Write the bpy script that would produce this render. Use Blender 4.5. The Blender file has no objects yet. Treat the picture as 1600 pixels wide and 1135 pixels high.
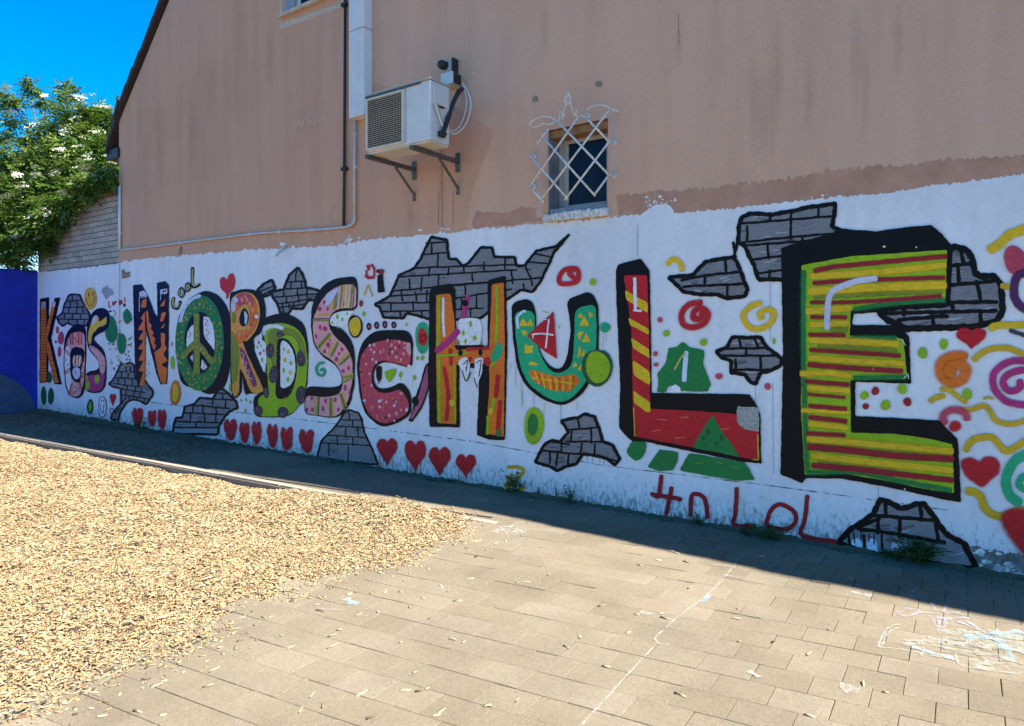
import bpy, bmesh, math, random
import numpy as np
from mathutils import Vector, Matrix
from mathutils.geometry import tessellate_polygon

S = bpy.context.scene
COL = S.collection
# ------------------------------------------------------------------ camera, light, exposure
FPX, CX, HY, EYE, D = 1060.0, 800.0, 512.0, 1.6, 5.4      # lens, horizon, eye height, distance to the wall plane
YAW = math.atan2(0.5771, 0.8166)
CS, SN = math.cos(YAW), math.sin(YAW)
cam = bpy.data.cameras.new('camera')
cam.sensor_fit = 'HORIZONTAL'; cam.sensor_width = 36.0; cam.lens = 36.0 * FPX / 1600.0
cam.shift_y = (HY - 567.5) / 1600.0
cam.clip_end = 1000.0; cam.clip_start = 0.05
co = bpy.data.objects.new('camera', cam); COL.objects.link(co)
co.location = (0, 0, EYE); co.rotation_euler = (math.radians(90), 0, YAW)
S.camera = co

SUN_D = Vector((-0.72, -0.10, -1.0)).normalized()           # the way the light travels
W_ = bpy.data.worlds.new('World'); S.world = W_; W_.use_nodes = True
nt = W_.node_tree; nt.nodes.clear()
sky = nt.nodes.new('ShaderNodeTexSky'); sky.sky_type = 'NISHITA'; sky.sun_disc = False
sky.sun_elevation = math.asin(-SUN_D.z); sky.sun_rotation = math.atan2(-SUN_D.x, -SUN_D.y)
sky.air_density = 1.0; sky.dust_density = 0.25; sky.ozone_density = 4.5
bg = nt.nodes.new('ShaderNodeBackground'); bg.inputs['Strength'].default_value = 0.084
wo = nt.nodes.new('ShaderNodeOutputWorld')
hs = nt.nodes.new('ShaderNodeHueSaturation'); hs.inputs['Saturation'].default_value = 1.55; hs.inputs['Value'].default_value = 1.0
nt.links.new(sky.outputs[0], hs.inputs['Color']); nt.links.new(hs.outputs[0], bg.inputs[0]); nt.links.new(bg.outputs[0], wo.inputs[0])
sl = bpy.data.lights.new('sun', 'SUN'); sl.energy = 5.0; sl.angle = math.radians(0.5); sl.color = (1.0, 0.95, 0.86)
so = bpy.data.objects.new('sun', sl); COL.objects.link(so)
so.rotation_euler = SUN_D.to_track_quat('-Z', 'Y').to_euler(); so.location = (6, 2, 14)
S.view_settings.view_transform = 'Standard'; S.view_settings.look = 'None'
S.view_settings.exposure = 1.68; S.view_settings.gamma = 1.0; S.view_settings.use_curve_mapping = False

# ------------------------------------------------------------------ helpers
RNG = random.Random(7)
def lerp(a, b, t): return a + (b - a) * t
def gnd(px, py, h=0.0):
    Z = FPX * (EYE - h) / (py - HY); R = (px - CX) / FPX * Z
    return CS * R - SN * Z, SN * R + CS * Z
def wallp(px, py, off=0.0):
    """a point of the wall plane, `off` metres in front of it"""
    r = (px - CX) / FPX; Z = D / (SN * r + CS)
    return Vector(((CS * r - SN) * Z, D - off, EYE + (HY - py) / FPX * Z))
def wallq(px, py, d):
    """a point of a plane parallel to the wall, d metres in front of the camera"""
    r = (px - CX) / FPX; Z = d / (SN * r + CS)
    return Vector(((CS * r - SN) * Z, d, EYE + (HY - py) / FPX * Z))
def proj(x, y, z):
    R = CS * x + SN * y; Z = -SN * x + CS * y
    if Z < 0.1: return None
    return CX + FPX * R / Z, HY - FPX * (z - EYE) / Z

def setp(o, label=None, cat=None, group=None, kind=None):
    if label: o['label'] = label
    if cat: o['category'] = cat
    if group: o['group'] = group
    if kind: o['kind'] = kind
    return o
def empty(name, loc, label=None, cat=None, group=None):
    o = bpy.data.objects.new(name, None); COL.objects.link(o); o.location = loc
    o.empty_display_size = 0.1
    return setp(o, label, cat, group)
WLOC = {}
def attach(o, parent):
    if parent is not None:
        o.parent = parent
        p = Vector((0, 0, 0)); q = parent
        while q is not None:
            p = p + q.location; q = q.parent
        o.location = o.location - p
    return o
def mk(name, verts, faces, mat, parent=None, smooth=False, local=False):
    me = bpy.data.meshes.new(name)
    me.from_pydata([tuple(v) for v in verts], [], faces)
    if smooth:
        me.polygons.foreach_set('use_smooth', [True] * len(me.polygons))
    me.materials.append(mat); me.update()
    o = bpy.data.objects.new(name, me); COL.objects.link(o)
    if local:
        o.parent = parent
        return o
    return attach(o, parent)
def frombm(name, bm, mat, parent=None, smooth=False, local=False):
    me = bpy.data.meshes.new(name); bm.to_mesh(me); bm.free()
    if smooth: me.polygons.foreach_set('use_smooth', [True] * len(me.polygons))
    me.materials.append(mat)
    o = bpy.data.objects.new(name, me); COL.objects.link(o)
    if local:
        o.parent = parent
        return o
    return attach(o, parent)
def bbox(bm, lo, hi, bevel=0.0, seg=1):
    lo = Vector(lo); hi = Vector(hi)
    m = Matrix.Translation((lo + hi) / 2) @ Matrix.Diagonal(((hi - lo).x, (hi - lo).y, (hi - lo).z, 1))
    r = bmesh.ops.create_cube(bm, size=1.0, matrix=m)
    if bevel > 0:
        es = list({e for v in r['verts'] for e in v.link_edges})
        bmesh.ops.bevel(bm, geom=es, offset=bevel, segments=seg, affect='EDGES', profile=0.6)
def box(name, lo, hi, mat, parent=None, bevel=0.0, seg=1):
    bm = bmesh.new(); bbox(bm, lo, hi, bevel, seg)
    return frombm(name, bm, mat, parent)
def btube(bm, pts, r, n=8, cap=True):
    pts = [Vector(p) for p in pts]; rings = []
    rad = r if isinstance(r, (list, tuple)) else [r] * len(pts)
    up0 = None
    for i, p in enumerate(pts):
        t = (pts[min(i + 1, len(pts) - 1)] - pts[max(i - 1, 0)]).normalized()
        if up0 is None:
            up0 = Vector((0, 0, 1)) if abs(t.z) < 0.9 else Vector((1, 0, 0))
        a = t.cross(up0)
        if a.length < 1e-4: a = t.cross(Vector((0.3, 0.8, 0.5)))
        a.normalize(); b = a.cross(t).normalized(); up0 = b
        rings.append([bm.verts.new(p + (a * math.cos(2 * math.pi * k / n) + b * math.sin(2 * math.pi * k / n)) * rad[i]) for k in range(n)])
    for i in range(len(rings) - 1):
        for k in range(n):
            bm.faces.new((rings[i][k], rings[i][(k + 1) % n], rings[i + 1][(k + 1) % n], rings[i + 1][k]))
    if cap:
        bm.faces.new(rings[0][::-1]); bm.faces.new(rings[-1])
def tube(name, pts, r, mat, parent=None, n=8):
    bm = bmesh.new(); btube(bm, pts, r, n); bmesh.ops.recalc_face_normals(bm, faces=bm.faces)
    return frombm(name, bm, mat, parent, smooth=True)
def catmull(pts, k=6, closed=False):
    out = []; n = len(pts)
    rng = range(n if closed else n - 1)
    for i in rng:
        p0 = pts[(i - 1) % n] if closed or i > 0 else pts[i]
        p1 = pts[i]; p2 = pts[(i + 1) % n]
        p3 = pts[(i + 2) % n] if closed or i + 2 < n else p2
        for j in range(k):
            t = j / k
            out.append(tuple(0.5 * ((2 * b) + (-a + c) * t + (2 * a - 5 * b + 4 * c - d) * t * t + (-a + 3 * b - 3 * c + d) * t ** 3)
                             for a, b, c, d in zip(p0, p1, p2, p3)))
    if not closed: out.append(tuple(pts[-1]))
    return out

# ------------------------------------------------------------------ materials
def newmat(name):
    m = bpy.data.materials.new(name); m.use_nodes = True
    n = m.node_tree.nodes; l = m.node_tree.links
    b = n['Principled BSDF']
    return m, n, l, b
def nd(n, t, **kw):
    x = n.new(t)
    for k, v in kw.items():
        if k in x.inputs: x.inputs[k].default_value = v
        else: setattr(x, k, v)
    return x
def ramp(n, l, src, stops):
    r = n.new('ShaderNodeValToRGB'); el = r.color_ramp.elements
    while len(el) < len(stops): el.new(0.5)
    for e, (p, c) in zip(el, stops):
        e.position = p; e.color = (c, c, c, 1) if isinstance(c, (int, float)) else (*c, 1)
    l.new(src, r.inputs[0]); return r
def noise(n, l, scale, detail=3, rough=0.55, stretch=(1, 1, 1), src=None):
    g = n.new('ShaderNodeNewGeometry')
    mp = n.new('ShaderNodeMapping'); mp.inputs['Scale'].default_value = stretch
    l.new(src if src else g.outputs['Position'], mp.inputs[0])
    t = nd(n, 'ShaderNodeTexNoise', Scale=scale, Detail=detail, Roughness=rough)
    l.new(mp.outputs[0], t.inputs['Vector']); return t
def mixc(n, l, fac, a, b, mode='MIX'):
    m = n.new('ShaderNodeMix'); m.data_type = 'RGBA'; m.blend_type = mode
    for s, v in ((0, fac), (6, a), (7, b)):
        if hasattr(v, 'links') or hasattr(v, 'is_linked'): l.new(v, m.inputs[s])
        elif isinstance(v, (int, float)): m.inputs[s].default_value = v
        else: m.inputs[s].default_value = (*v, 1)
    return m.outputs[2]
def bump(n, l, b, src, strength=0.3, dist=0.01):
    bp = nd(n, 'ShaderNodeBump', Strength=strength, Distance=dist)
    l.new(src, bp.inputs['Height']); l.new(bp.outputs[0], b.inputs['Normal']); return bp
def wall_relief(n, l, b, strength=0.35):
    a = noise(n, l, 9, 4); c = noise(n, l, 120, 3, 0.7)
    m = n.new('ShaderNodeMath'); m.operation = 'MULTIPLY_ADD'; m.inputs[1].default_value = 0.25
    l.new(c.outputs[0], m.inputs[0]); l.new(a.outputs[0], m.inputs[2])
    bump(n, l, b, m.outputs[0], strength, 0.02)

PAINTS = {}
PAL = dict(K=(.006, .006, .007), W=(.81, .82, .83), gray=(.20, .20, .212), lgray=(.36, .37, .40), red=(.55, .010, .018), dred=(.33, .012, .02),
           yel=(.80, .50, .012), ocher=(.66, .40, .012), grn=(.010, .20, .045), dgrn=(.012, .10, .035), lime=(.30, .48, .006), olive=(.22, .27, .02),
           teal=(.012, .40, .17), org=(.80, .17, .010), lorg=(.82, .34, .05), brown=(.19, .06, .025), pink=(.80, .36, .34), mag=(.48, .03, .17),
           rose=(.58, .06, .10), mauve=(.40, .09, .18), lil=(.66, .62, .74), sky=(.60, .72, .84), purp=(.10, .02, .10), cream=(.75, .66, .45),
           khaki=(.50, .44, .16), conc=(.38, .36, .32), dgray=(.06, .06, .065), salmon=(.75, .30, .12), grime_shade=(.05, .05, .055), steelb=(.27, .29, .33), grayb=(.25, .252, .265), grayd=(.12, .122, .13), stain=(.24, .16, .12), scrib=(.66, .46, .36))
def paint(c, soft=False):
    key = (c, soft)
    if key in PAINTS: return PAINTS[key]
    m, n, l, b = newmat('paint_' + c + ('_spray' if soft else ''))
    rgb = PAL[c]
    t = noise(n, l, 13, 6, 0.72, (1.4, 1, 3.4)); t2 = noise(n, l, 2.3, 2)
    r1 = ramp(n, l, t.outputs[0], [(0.28, 0.62), (0.5, 0.97), (0.72, 1.16)]); r2 = ramp(n, l, t2.outputs[0], [(0.3, 0.88), (0.7, 1.08)])
    c1 = mixc(n, l, 1.0, rgb, r1.outputs[0], 'MULTIPLY'); c2 = mixc(n, l, 1.0, c1, r2.outputs[0], 'MULTIPLY')
    if c not in ('W', 'lil', 'sky', 'grime_shade', 'K', 'dgray'):
        # thin coverage: wall white grinning through in tiny specks
        sp = noise(n, l, 240, 2, 0.5); rs = ramp(n, l, sp.outputs[0], [(0.70, 0.0), (0.78, 0.22)])
        c2 = mixc(n, l, rs.outputs[0], c2, (.5, .5, .5))
    l.new(c2, b.inputs['Base Color']); b.inputs['Roughness'].default_value = 0.5 if c != 'K' else 0.42
    b.inputs['Specular IOR Level'].default_value = 0.12 if c in ('K', 'dgray') else 0.25
    wall_relief(n, l, b, 0.3)
    if soft:
        at = n.new('ShaderNodeAttribute'); at.attribute_name = 'cover'
        g = noise(n, l, 260, 2, 0.6)
        mm = n.new('ShaderNodeMath'); mm.operation = 'MULTIPLY_ADD'; mm.inputs[1].default_value = 0.55; mm.inputs[2].default_value = -0.27
        l.new(g.outputs[0], mm.inputs[0])
        ad = n.new('ShaderNodeMath'); ad.operation = 'ADD'; l.new(at.outputs['Fac'], ad.inputs[0]); l.new(mm.outputs[0], ad.inputs[1])
        mu = n.new('ShaderNodeMath'); mu.operation = 'MULTIPLY'; mu.use_clamp = True
        if c == 'stain': ad2 = n.new('ShaderNodeMath'); ad2.operation = 'MULTIPLY'; ad2.inputs[1].default_value = 0.085; l.new(ad.outputs[0], ad2.inputs[0]); ad = ad2
        pw = n.new('ShaderNodeMath'); pw.operation = 'POWER'; pw.inputs[1].default_value = 0.5
        l.new(at.outputs['Fac'], pw.inputs[0]); l.new(ad.outputs[0], mu.inputs[0]); l.new(pw.outputs[0], mu.inputs[1])
        l.new(mu.outputs[0], b.inputs['Alpha'])
    PAINTS[key] = m; return m

def simple(name, rgb, rough=0.5, metal=0.0, var=0.15, scale=20, bmp=0.0, spec=0.4):
    m, n, l, b = newmat(name)
    t = noise(n, l, scale, 4)
    r = ramp(n, l, t.outputs[0], [(0.25, 1 - var), (0.75, 1 + var)])
    l.new(mixc(n, l, 1.0, rgb, r.outputs[0], 'MULTIPLY'), b.inputs['Base Color'])
    b.inputs['Roughness'].default_value = rough; b.inputs['Metallic'].default_value = metal
    b.inputs['Specular IOR Level'].default_value = spec
    if bmp: bump(n, l, b, t.outputs[0], bmp, 0.01)
    return m

def m_plaster(nm_='pink_plaster', cols=((.56, .315, .20), (.61, .345, .225), (.595, .355, .245))):
    m, n, l, b = newmat(nm_)
    st = noise(n, l, 2.2, 5, 0.6, (1.6, 1, 0.16)); bl = noise(n, l, 0.55, 4, 0.6); fi = noise(n, l, 42, 6, 0.8)
    r1 = ramp(n, l, bl.outputs[0], [(0.3, cols[0]), (0.5, cols[1]), (0.72, cols[2])])
    r2 = ramp(n, l, st.outputs[0], [(0.32, 0.90), (0.55, 1.0), (0.75, 1.03)])
    r3 = ramp(n, l, fi.outputs[0], [(0.3, 0.92), (0.7, 1.05)])
    c = mixc(n, l, 1.0, r1.outputs[0], r2.outputs[0], 'MULTIPLY'); c = mixc(n, l, 1.0, c, r3.outputs[0], 'MULTIPLY')
    # narrow grey run-off stains
    s2 = noise(n, l, 5.0, 3, 0.5, (2.4, 1, 0.05)); rs = ramp(n, l, s2.outputs[0], [(0.66, 0.0), (0.80, 0.22)])
    bm_ = noise(n, l, 0.8, 2); rb = ramp(n, l, bm_.outputs[0], [(0.45, 0.0), (0.6, 1.0)])
    f = n.new('ShaderNodeMath'); f.operation = 'MULTIPLY'; l.new(rs.outputs[0], f.inputs[0]); l.new(rb.outputs[0], f.inputs[1])
    c = mixc(n, l, f.outputs[0], c, (.20, .15, .13))
    l.new(c, b.inputs['Base Color']); b.inputs['Roughness'].default_value = 0.85
    b.inputs['Specular IOR Level'].default_value = 0.2
    wall_relief(n, l, b, 0.45); return m
def m_white():
    m, n, l, b = newmat('white_wall_paint')
    st = noise(n, l, 3.0, 5, 0.6, (2.2, 1, 0.3)); fi = noise(n, l, 24, 5, 0.7); big = noise(n, l, 0.7, 3)
    r1 = ramp(n, l, st.outputs[0], [(0.3, (.72, .73, .74)), (0.6, (.80, .81, .83)), (0.8, (.82, .825, .83))])
    r2 = ramp(n, l, fi.outputs[0], [(0.28, 0.90), (0.6, 1.0)]); r3 = ramp(n, l, big.outputs[0], [(0.3, 0.9), (0.65, 1.02)])
    c = mixc(n, l, 1.0, r1.outputs[0], r2.outputs[0], 'MULTIPLY'); c = mixc(n, l, 1.0, c, r3.outputs[0], 'MULTIPLY')
    # splash dirt near the ground, speckled
    g = n.new('ShaderNodeNewGeometry'); sx = n.new('ShaderNodeSeparateXYZ'); l.new(g.outputs['Position'], sx.inputs[0])
    mr = nd(n, 'ShaderNodeMapRange'); mr.inputs[1].default_value = 0.0; mr.inputs[2].default_value = 0.42; mr.inputs[3].default_value = 0.30; mr.inputs[4].default_value = 0.0
    l.new(sx.outputs[2], mr.inputs[0])
    dn = noise(n, l, 30, 5, 0.75, (1, 1, 0.5)); ad = n.new('ShaderNodeMath'); ad.operation = 'ADD'
    l.new(dn.outputs[0], ad.inputs[0]); l.new(mr.outputs[0], ad.inputs[1])
    rd = ramp(n, l, ad.outputs[0], [(0.66, 0.0), (0.86, 0.75)])
    c = mixc(n, l, rd.outputs[0], c, (.13, .12, .10))
    l.new(c, b.inputs['Base Color']); b.inputs['Roughness'].default_value = 0.65; b.inputs['Specular IOR Level'].default_value = 0.25
    wall_relief(n, l, b, 0.4); return m
def m_paver():
    m, n, l, b = newmat('paver_concrete')
    oi = n.new('ShaderNodeObjectInfo')
    at = n.new('ShaderNodeAttribute'); at.attribute_name = 'tint'
    ad = n.new('ShaderNodeMath'); ad.operation = 'ADD'; l.new(oi.outputs['Random'], ad.inputs[0]); l.new(at.outputs['Fac'], ad.inputs[1])
    fr = n.new('ShaderNodeMath'); fr.operation = 'FRACT'; l.new(ad.outputs[0], fr.inputs[0])
    r0 = ramp(n, l, fr.outputs[0], [(0.0, (.172, .139, .094)), (0.35, (.200, .163, .111)), (0.7, (.187, .153, .106)), (1.0, (.212, .175, .124))])
    a = noise(n, l, 150, 4, 0.85); r1 = ramp(n, l, a.outputs[0], [(0.32, 0.58), (0.5, 1.0), (0.70, 1.42)])
    c_ = noise(n, l, 1.6, 4, 0.6); r2 = ramp(n, l, c_.outputs[0], [(0.32, 0.80), (0.6, 1.05)])
    e = noise(n, l, 42, 5, 0.8); r3 = ramp(n, l, e.outputs[0], [(0.3, 0.80), (0.5, 1.0), (0.7, 1.12)])
    c = mixc(n, l, 1.0, r0.outputs[0], r1.outputs[0], 'MULTIPLY'); c = mixc(n, l, 1.0, c, r2.outputs[0], 'MULTIPLY')
    c = mixc(n, l, 1.0, c, r3.outputs[0], 'MULTIPLY')
    l.new(c, b.inputs['Base Color']); b.inputs['Roughness'].default_value = 0.9; b.inputs['Specular IOR Level'].default_value = 0.2
    bump(n, l, b, a.outputs[0], 0.6, 0.004); return m
def m_attr(name, stops, rough=0.7, var=0.2, scale=60, trans=0.0):
    """colour from a per-piece value stored on the mesh"""
    m, n, l, b = newmat(name)
    at = n.new('ShaderNodeAttribute'); at.attribute_name = 'tint'
    oi = n.new('ShaderNodeObjectInfo')
    ad = n.new('ShaderNodeMath'); ad.operation = 'ADD'; l.new(oi.outputs['Random'], ad.inputs[0]); l.new(at.outputs['Fac'], ad.inputs[1])
    fr = n.new('ShaderNodeMath'); fr.operation = 'FRACT'; l.new(ad.outputs[0], fr.inputs[0])
    r = ramp(n, l, fr.outputs[0], stops)
    t = noise(n, l, scale, 3); r2 = ramp(n, l, t.outputs[0], [(0.3, 1 - var), (0.7, 1 + var)])
    c = mixc(n, l, 1.0, r.outputs[0], r2.outputs[0], 'MULTIPLY')
    l.new(c, b.inputs['Base Color']); b.inputs['Roughness'].default_value = rough; b.inputs['Specular IOR Level'].default_value = 0.25
    if trans:
        tr = n.new('ShaderNodeBsdfTranslucent'); l.new(c, tr.inputs[0]); ms = n.new('ShaderNodeMixShader'); ms.inputs[0].default_value = trans
        o = n['Material Output']; l.new(b.outputs[0], ms.inputs[1]); l.new(tr.outputs[0], ms.inputs[2]); l.new(ms.outputs[0], o.inputs[0])
    return m
M = {}
M['plaster'] = m_plaster(); M['plaster2'] = m_plaster('paler_pink_plaster', ((.62, .37, .25), (.665, .40, .27), (.645, .405, .285))); M['white'] = m_white(); M['paver'] = m_paver()
M['earth'] = simple('earth', (.10, .078, .055), 0.95, 0, 0.4, 12, 0.6)
M['sand'] = simple('joint_sand', (.150, .116, .078), 0.95, 0, 0.4, 90, 0.3)
M['kerb'] = simple('kerb_concrete', (.30, .25, .19), 0.9, 0, 0.25, 40, 0.4)
M['chip'] = m_attr('wood_chip', [(0.0, (.20, .12, .060)), (0.10, (.30, .205, .10)), (0.35, (.39, .285, .14)), (0.55, (.29, .205, .105)), (0.72, (.47, .385, .235)), (0.84, (.42, .325, .18)), (0.90, (.23, .11, .06)), (0.955, (.10, .075, .055)), (1.0, (.06, .05, .045))], 0.75, 0.18, 80)
M['chippale'] = m_attr('pale_chip', [(0, (.34, .255, .145)), (0.4, (.42, .335, .205)), (0.75, (.36, .27, .15)), (0.84, (.40, .24, .15)), (1, (.10, .08, .06))], 0.8, 0.15, 80)
M['bed'] = simple('chip_bed_soil', (.20, .12, .06), 0.95, 0, 0.5, 60, 0.8)
M['litter'] = m_attr('leaf_litter', [(0, (.07, .06, .04)), (0.4, (.12, .10, .06)), (0.8, (.17, .13, .08)), (1, (.22, .17, .10))], 0.9, 0.2)
M['tile'] = simple('roof_tile', (.045, .028, .024), 0.8, 0, 0.4, 18, 0.4)
M['blue'] = simple('blue_wall_paint', (.004, .020, .36), 0.5, 0, 0.25, 5, 0.2)
M['bluegrey'] = simple('blue_grey_paint', (.045, .075, .15), 0.6, 0, 0.25, 6, 0.2)
M['mortar'] = simple('mortar', (.055, .048, .042), 0.95, 0, 0.3, 40, 0.3)
M['brick'] = m_attr('pale_brick', [(0, (.30, .27, .23)), (0.3, (.40, .365, .315)), (0.7, (.34, .31, .27)), (1, (.45, .42, .37))], 0.9, 0.3, 30)
M['coping'] = m_attr('coping_brick', [(0, (.20, .13, .08)), (0.5, (.27, .17, .10)), (1, (.16, .11, .08))], 0.9, 0.3, 30)
M['acwhite'] = simple('ac_casing', (.62, .62, .60), 0.45, 0, 0.08, 8)
M['accream'] = simple('ac_frame', (.60, .56, .46), 0.5, 0, 0.1, 8)
M['slatgrey'] = simple('slat_grey', (.26, .26, .24), 0.5, 0, 0.1, 8)
M['steel'] = simple('galvanised_steel', (.12, .12, .115), 0.6, 0.5, 0.4, 30)
M['dark'] = simple('dark_plastic', (.02, .02, .022), 0.5, 0, 0.2, 20)
M['pvc'] = simple('white_pvc', (.70, .70, .68), 0.4, 0, 0.07, 6)
M['pvcgrey'] = simple('weathered_pvc', (.50, .50, .49), 0.5, 0, 0.15, 12)
M['beige'] = simple('beige_plastic', (.42, .40, .32), 0.5, 0, 0.1, 10)
M['iron'] = simple('white_iron', (.66, .62, .56), 0.55, 0, 0.35, 45)
M['wood'] = simple('stained_timber', (.30, .15, .055), 0.7, 0, 0.3, 14, 0.3)
M['reveal'] = simple('grey_reveal', (.22, .22, .23), 0.85, 0, 0.3, 9, 0.3)
M['frame'] = simple('window_frame', (.42, .40, .36), 0.5, 0, 0.15, 20)
M['sill'] = simple('sill_stone', (.60, .59, .56), 0.85, 0, 0.45, 45, 0.6)
M['greysill'] = simple('grey_sill', (.26, .27, .29), 0.8, 0, 0.2, 25, 0.3)
M['ivory'] = simple('ivory_trim', (.52, .43, .33), 0.8, 0, 0.2, 20, 0.2)
M['leaf'] = m_attr('elder_leaf', [(0, (.030, .074, .012)), (0.35, (.058, .120, .016)), (0.7, (.105, .180, .024)), (0.92, (.17, .235, .042)), (1, (.06, .12, .03))], 0.45, 0.15, 40, 0.3)
M['flower'] = simple('elder_blossom', (.68, .67, .52), 0.8, 0, 0.12, 60)
M['bark'] = simple('bark', (.10, .08, .06), 0.9, 0, 0.4, 30, 0.6)
M['weed'] = m_attr('weed_leaf', [(0, (.025, .06, .014)), (0.5, (.05, .10, .02)), (1, (.09, .13, .03))], 0.6, 0.2, 40, 0.2)
M['roughcast'] = simple('dirty_concrete', (.17, .16, .15), 0.95, 0, 0.6, 22, 0.9)
M['pinkdark'] = simple('old_pink_plaster', (.47, .25, .165), 0.9, 0, 0.16, 9, 0.3)
M['pinklight'] = simple('fresh_pink_plaster', (.60, .38, .285), 0.9, 0, 0.10, 5, 0.2)
M['barebrick'] = simple('bare_masonry', (.26, .21, .14), 0.95, 0, 0.4, 30, 0.6)
def m_glass():
    m, n, l, b = newmat('dark_glass')
    b.inputs['Base Color'].default_value = (.006, .008, .022, 1); b.inputs['Roughness'].default_value = 0.22
    b.inputs['Specular IOR Level'].default_value = 0.22
    t = noise(n, l, 30, 3, 0.6, (1, 1, 0.3)); bump(n, l, b, t.outputs[0], 0.08, 0.01)
    return m
M['glass'] = m_glass()
def m_chalk(name, rgb, dens):
    m, n, l, b = newmat(name)
    b.inputs['Base Color'].default_value = (*rgb, 1); b.inputs['Roughness'].default_value = 0.95
    t = noise(n, l, 130, 4, 0.8); t2 = noise(n, l, 14, 2)
    a = n.new('ShaderNodeMath'); a.operation = 'MULTIPLY_ADD'; a.inputs[1].default_value = 0.6
    l.new(t2.outputs[0], a.inputs[0]); l.new(t.outputs[0], a.inputs[2])
    r = ramp(n, l, a.outputs[0], [(0.80 - dens, 0.0), (1.28 - dens, 0.72)])
    l.new(r.outputs[0], b.inputs['Alpha']); r.color_ramp.interpolation = 'EASE'; return m
M['chalkw'] = m_chalk('white_chalk', (.42, .41, .37), 0.20); M['chalky'] = m_chalk('yellow_chalk', (.36, .355, .29), 0.12)
M['chalkb'] = m_chalk('blue_chalk', (.28, .40, .46), 0.22); M['chalkp'] = m_chalk('lilac_chalk', (.36, .33, .39), 0.16)
# ------------------------------------------------------------------ ground, paving, kerb, chip bed
BEDX = -3.36
def kerb_y(x): return 4.455 + (x + 3.3) * 0.062 if x < -3.3 else 4.455
def bed_h(x, y):
    """level of the wood chips"""
    d = kerb_y(x) - y
    e = BEDX - x
    hump = 0.010 * math.sin(x * 9.1 + 2 * math.sin(y * 5)) * math.sin(y * 7.7 + x) + 0.020 * math.sin(x * 1.9 + 0.6) * math.sin(y * 2.3) + 0.012 * math.sin(x * 4.3 + y * 3.1)
    left = min(1.0, max(0.0, (-5.0 - x) / 1.2))
    dip = -0.075 * left * math.exp(-max(d, 0) / 0.35)
    heap = 0.03 * (1 - left) * math.exp(-max(d, 0) / 0.3)
    edge = min(1.0, max(e, 0) / 0.35)
    return (-0.015 + hump + 0.012 + heap) * edge + dip
v = [(-250, -250, -0.16), (250, -250, -0.16), (250, 250, -0.16), (-250, 250, -0.16)]
setp(mk('ground', v, [(0, 1, 2, 3)], M['earth']), kind='structure')

pav = setp(mk('pavement', [(-3.42, -6, -0.014), (9, -6, -0.014), (9, 5.395, -0.014), (-3.42, 5.395, -0.014),
                           (-16, 3.60, -0.0145), (-3.42, 4.40, -0.0145), (-3.42, 5.395, -0.0145), (-16, 5.395, -0.0145)],
              [(0, 1, 2, 3), (4, 5, 6, 7)], M['sand']), kind='structure')
DU, DV = 0.2365, 0.1815
U = Vector((1, 0.143)); V = Vector((-0.025, 1.0)); O0 = Vector((-0.798, 3.691))
def paver_bm(bm, org, dz=0.0, tilt=(0, 0), shr=1.0):
    g = 0.0012; bv = 0.0022
    def pt(a, b, z): q = org + U * a + V * b; return (q.x, q.y, z + dz + tilt[0] * (a / DU - .5) + tilt[1] * (b / DV - .5))
    lo = [bm.verts.new(pt(a, b, -0.05)) for a, b in ((g, g), (DU - g, g), (DU - g, DV - g), (g, DV - g))]
    md = [bm.verts.new(pt(a, b, -bv)) for a, b in ((g, g), (DU - g, g), (DU - g, DV - g), (g, DV - g))]
    h = g + bv
    hi = [bm.verts.new(pt(a, b, 0)) for a, b in ((h, h), (DU - h, h), (DU - h, DV - h), (h, DV - h))]
    bm.faces.new(hi)
    for k in range(4):
        bm.faces.new((lo[k], lo[(k + 1) % 4], md[(k + 1) % 4], md[k])); bm.faces.new((md[k], md[(k + 1) % 4], hi[(k + 1) % 4], hi[k]))
cells = []
for j in range(-32, 16):
    for i in range(-80, 34):
        o = O0 + U * (DU * (i + 0.52 * (j % 2))) + V * (DV * j)
        c = o + U * (DU / 2) + V * (DV / 2)
        if c.y > 5.40 or c.y < -0.6 or c.x > 2.6 or c.x < -13.2: continue
        if c.x < BEDX - 0.16 and c.y < kerb_y(c.x) + 0.10: continue
        p = proj(c.x, c.y, 0)
        vis = p is not None and -60 < p[0] < 1660 and p[1] < 1200
        cells.append((0 if vis else 1, math.hypot(c.x, c.y), o))
cells.sort(key=lambda t: (t[0], t[1]))
pm = bmesh.new(); paver_bm(pm, Vector((0, 0))); pme = bpy.data.meshes.new('paver'); pm.to_mesh(pme); pm.free(); pme.materials.append(M['paver'])
for k, (vz, ds, o) in enumerate(cells[:300]):
    ob = bpy.data.objects.new('paver', pme); COL.objects.link(ob); ob.parent = pav
    ob.location = (o.x, o.y, RNG.uniform(-0.0012, 0.0012)); ob.rotation_euler = (RNG.gauss(0, .004), RNG.gauss(0, .004), RNG.gauss(0, .004))
bm = bmesh.new(); tl = bm.faces.layers.float.new('tf'); cnt = []
for vz, ds, o in cells[300:]:
    n0 = len(bm.faces); paver_bm(bm, o, RNG.uniform(-0.0015, 0.0012), (RNG.gauss(0, .0006), RNG.gauss(0, .0006)))
    cnt.append(len(bm.faces) - n0)
rest = frombm('paver', bm, M['paver'], pav)
at = rest.data.attributes.new('tint', 'FLOAT', 'FACE')
at.data.foreach_set('value', np.repeat(np.random.RandomState(3).rand(len(cnt)), cnt).astype(np.float32))
rest['kind'] = 'stuff'

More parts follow.
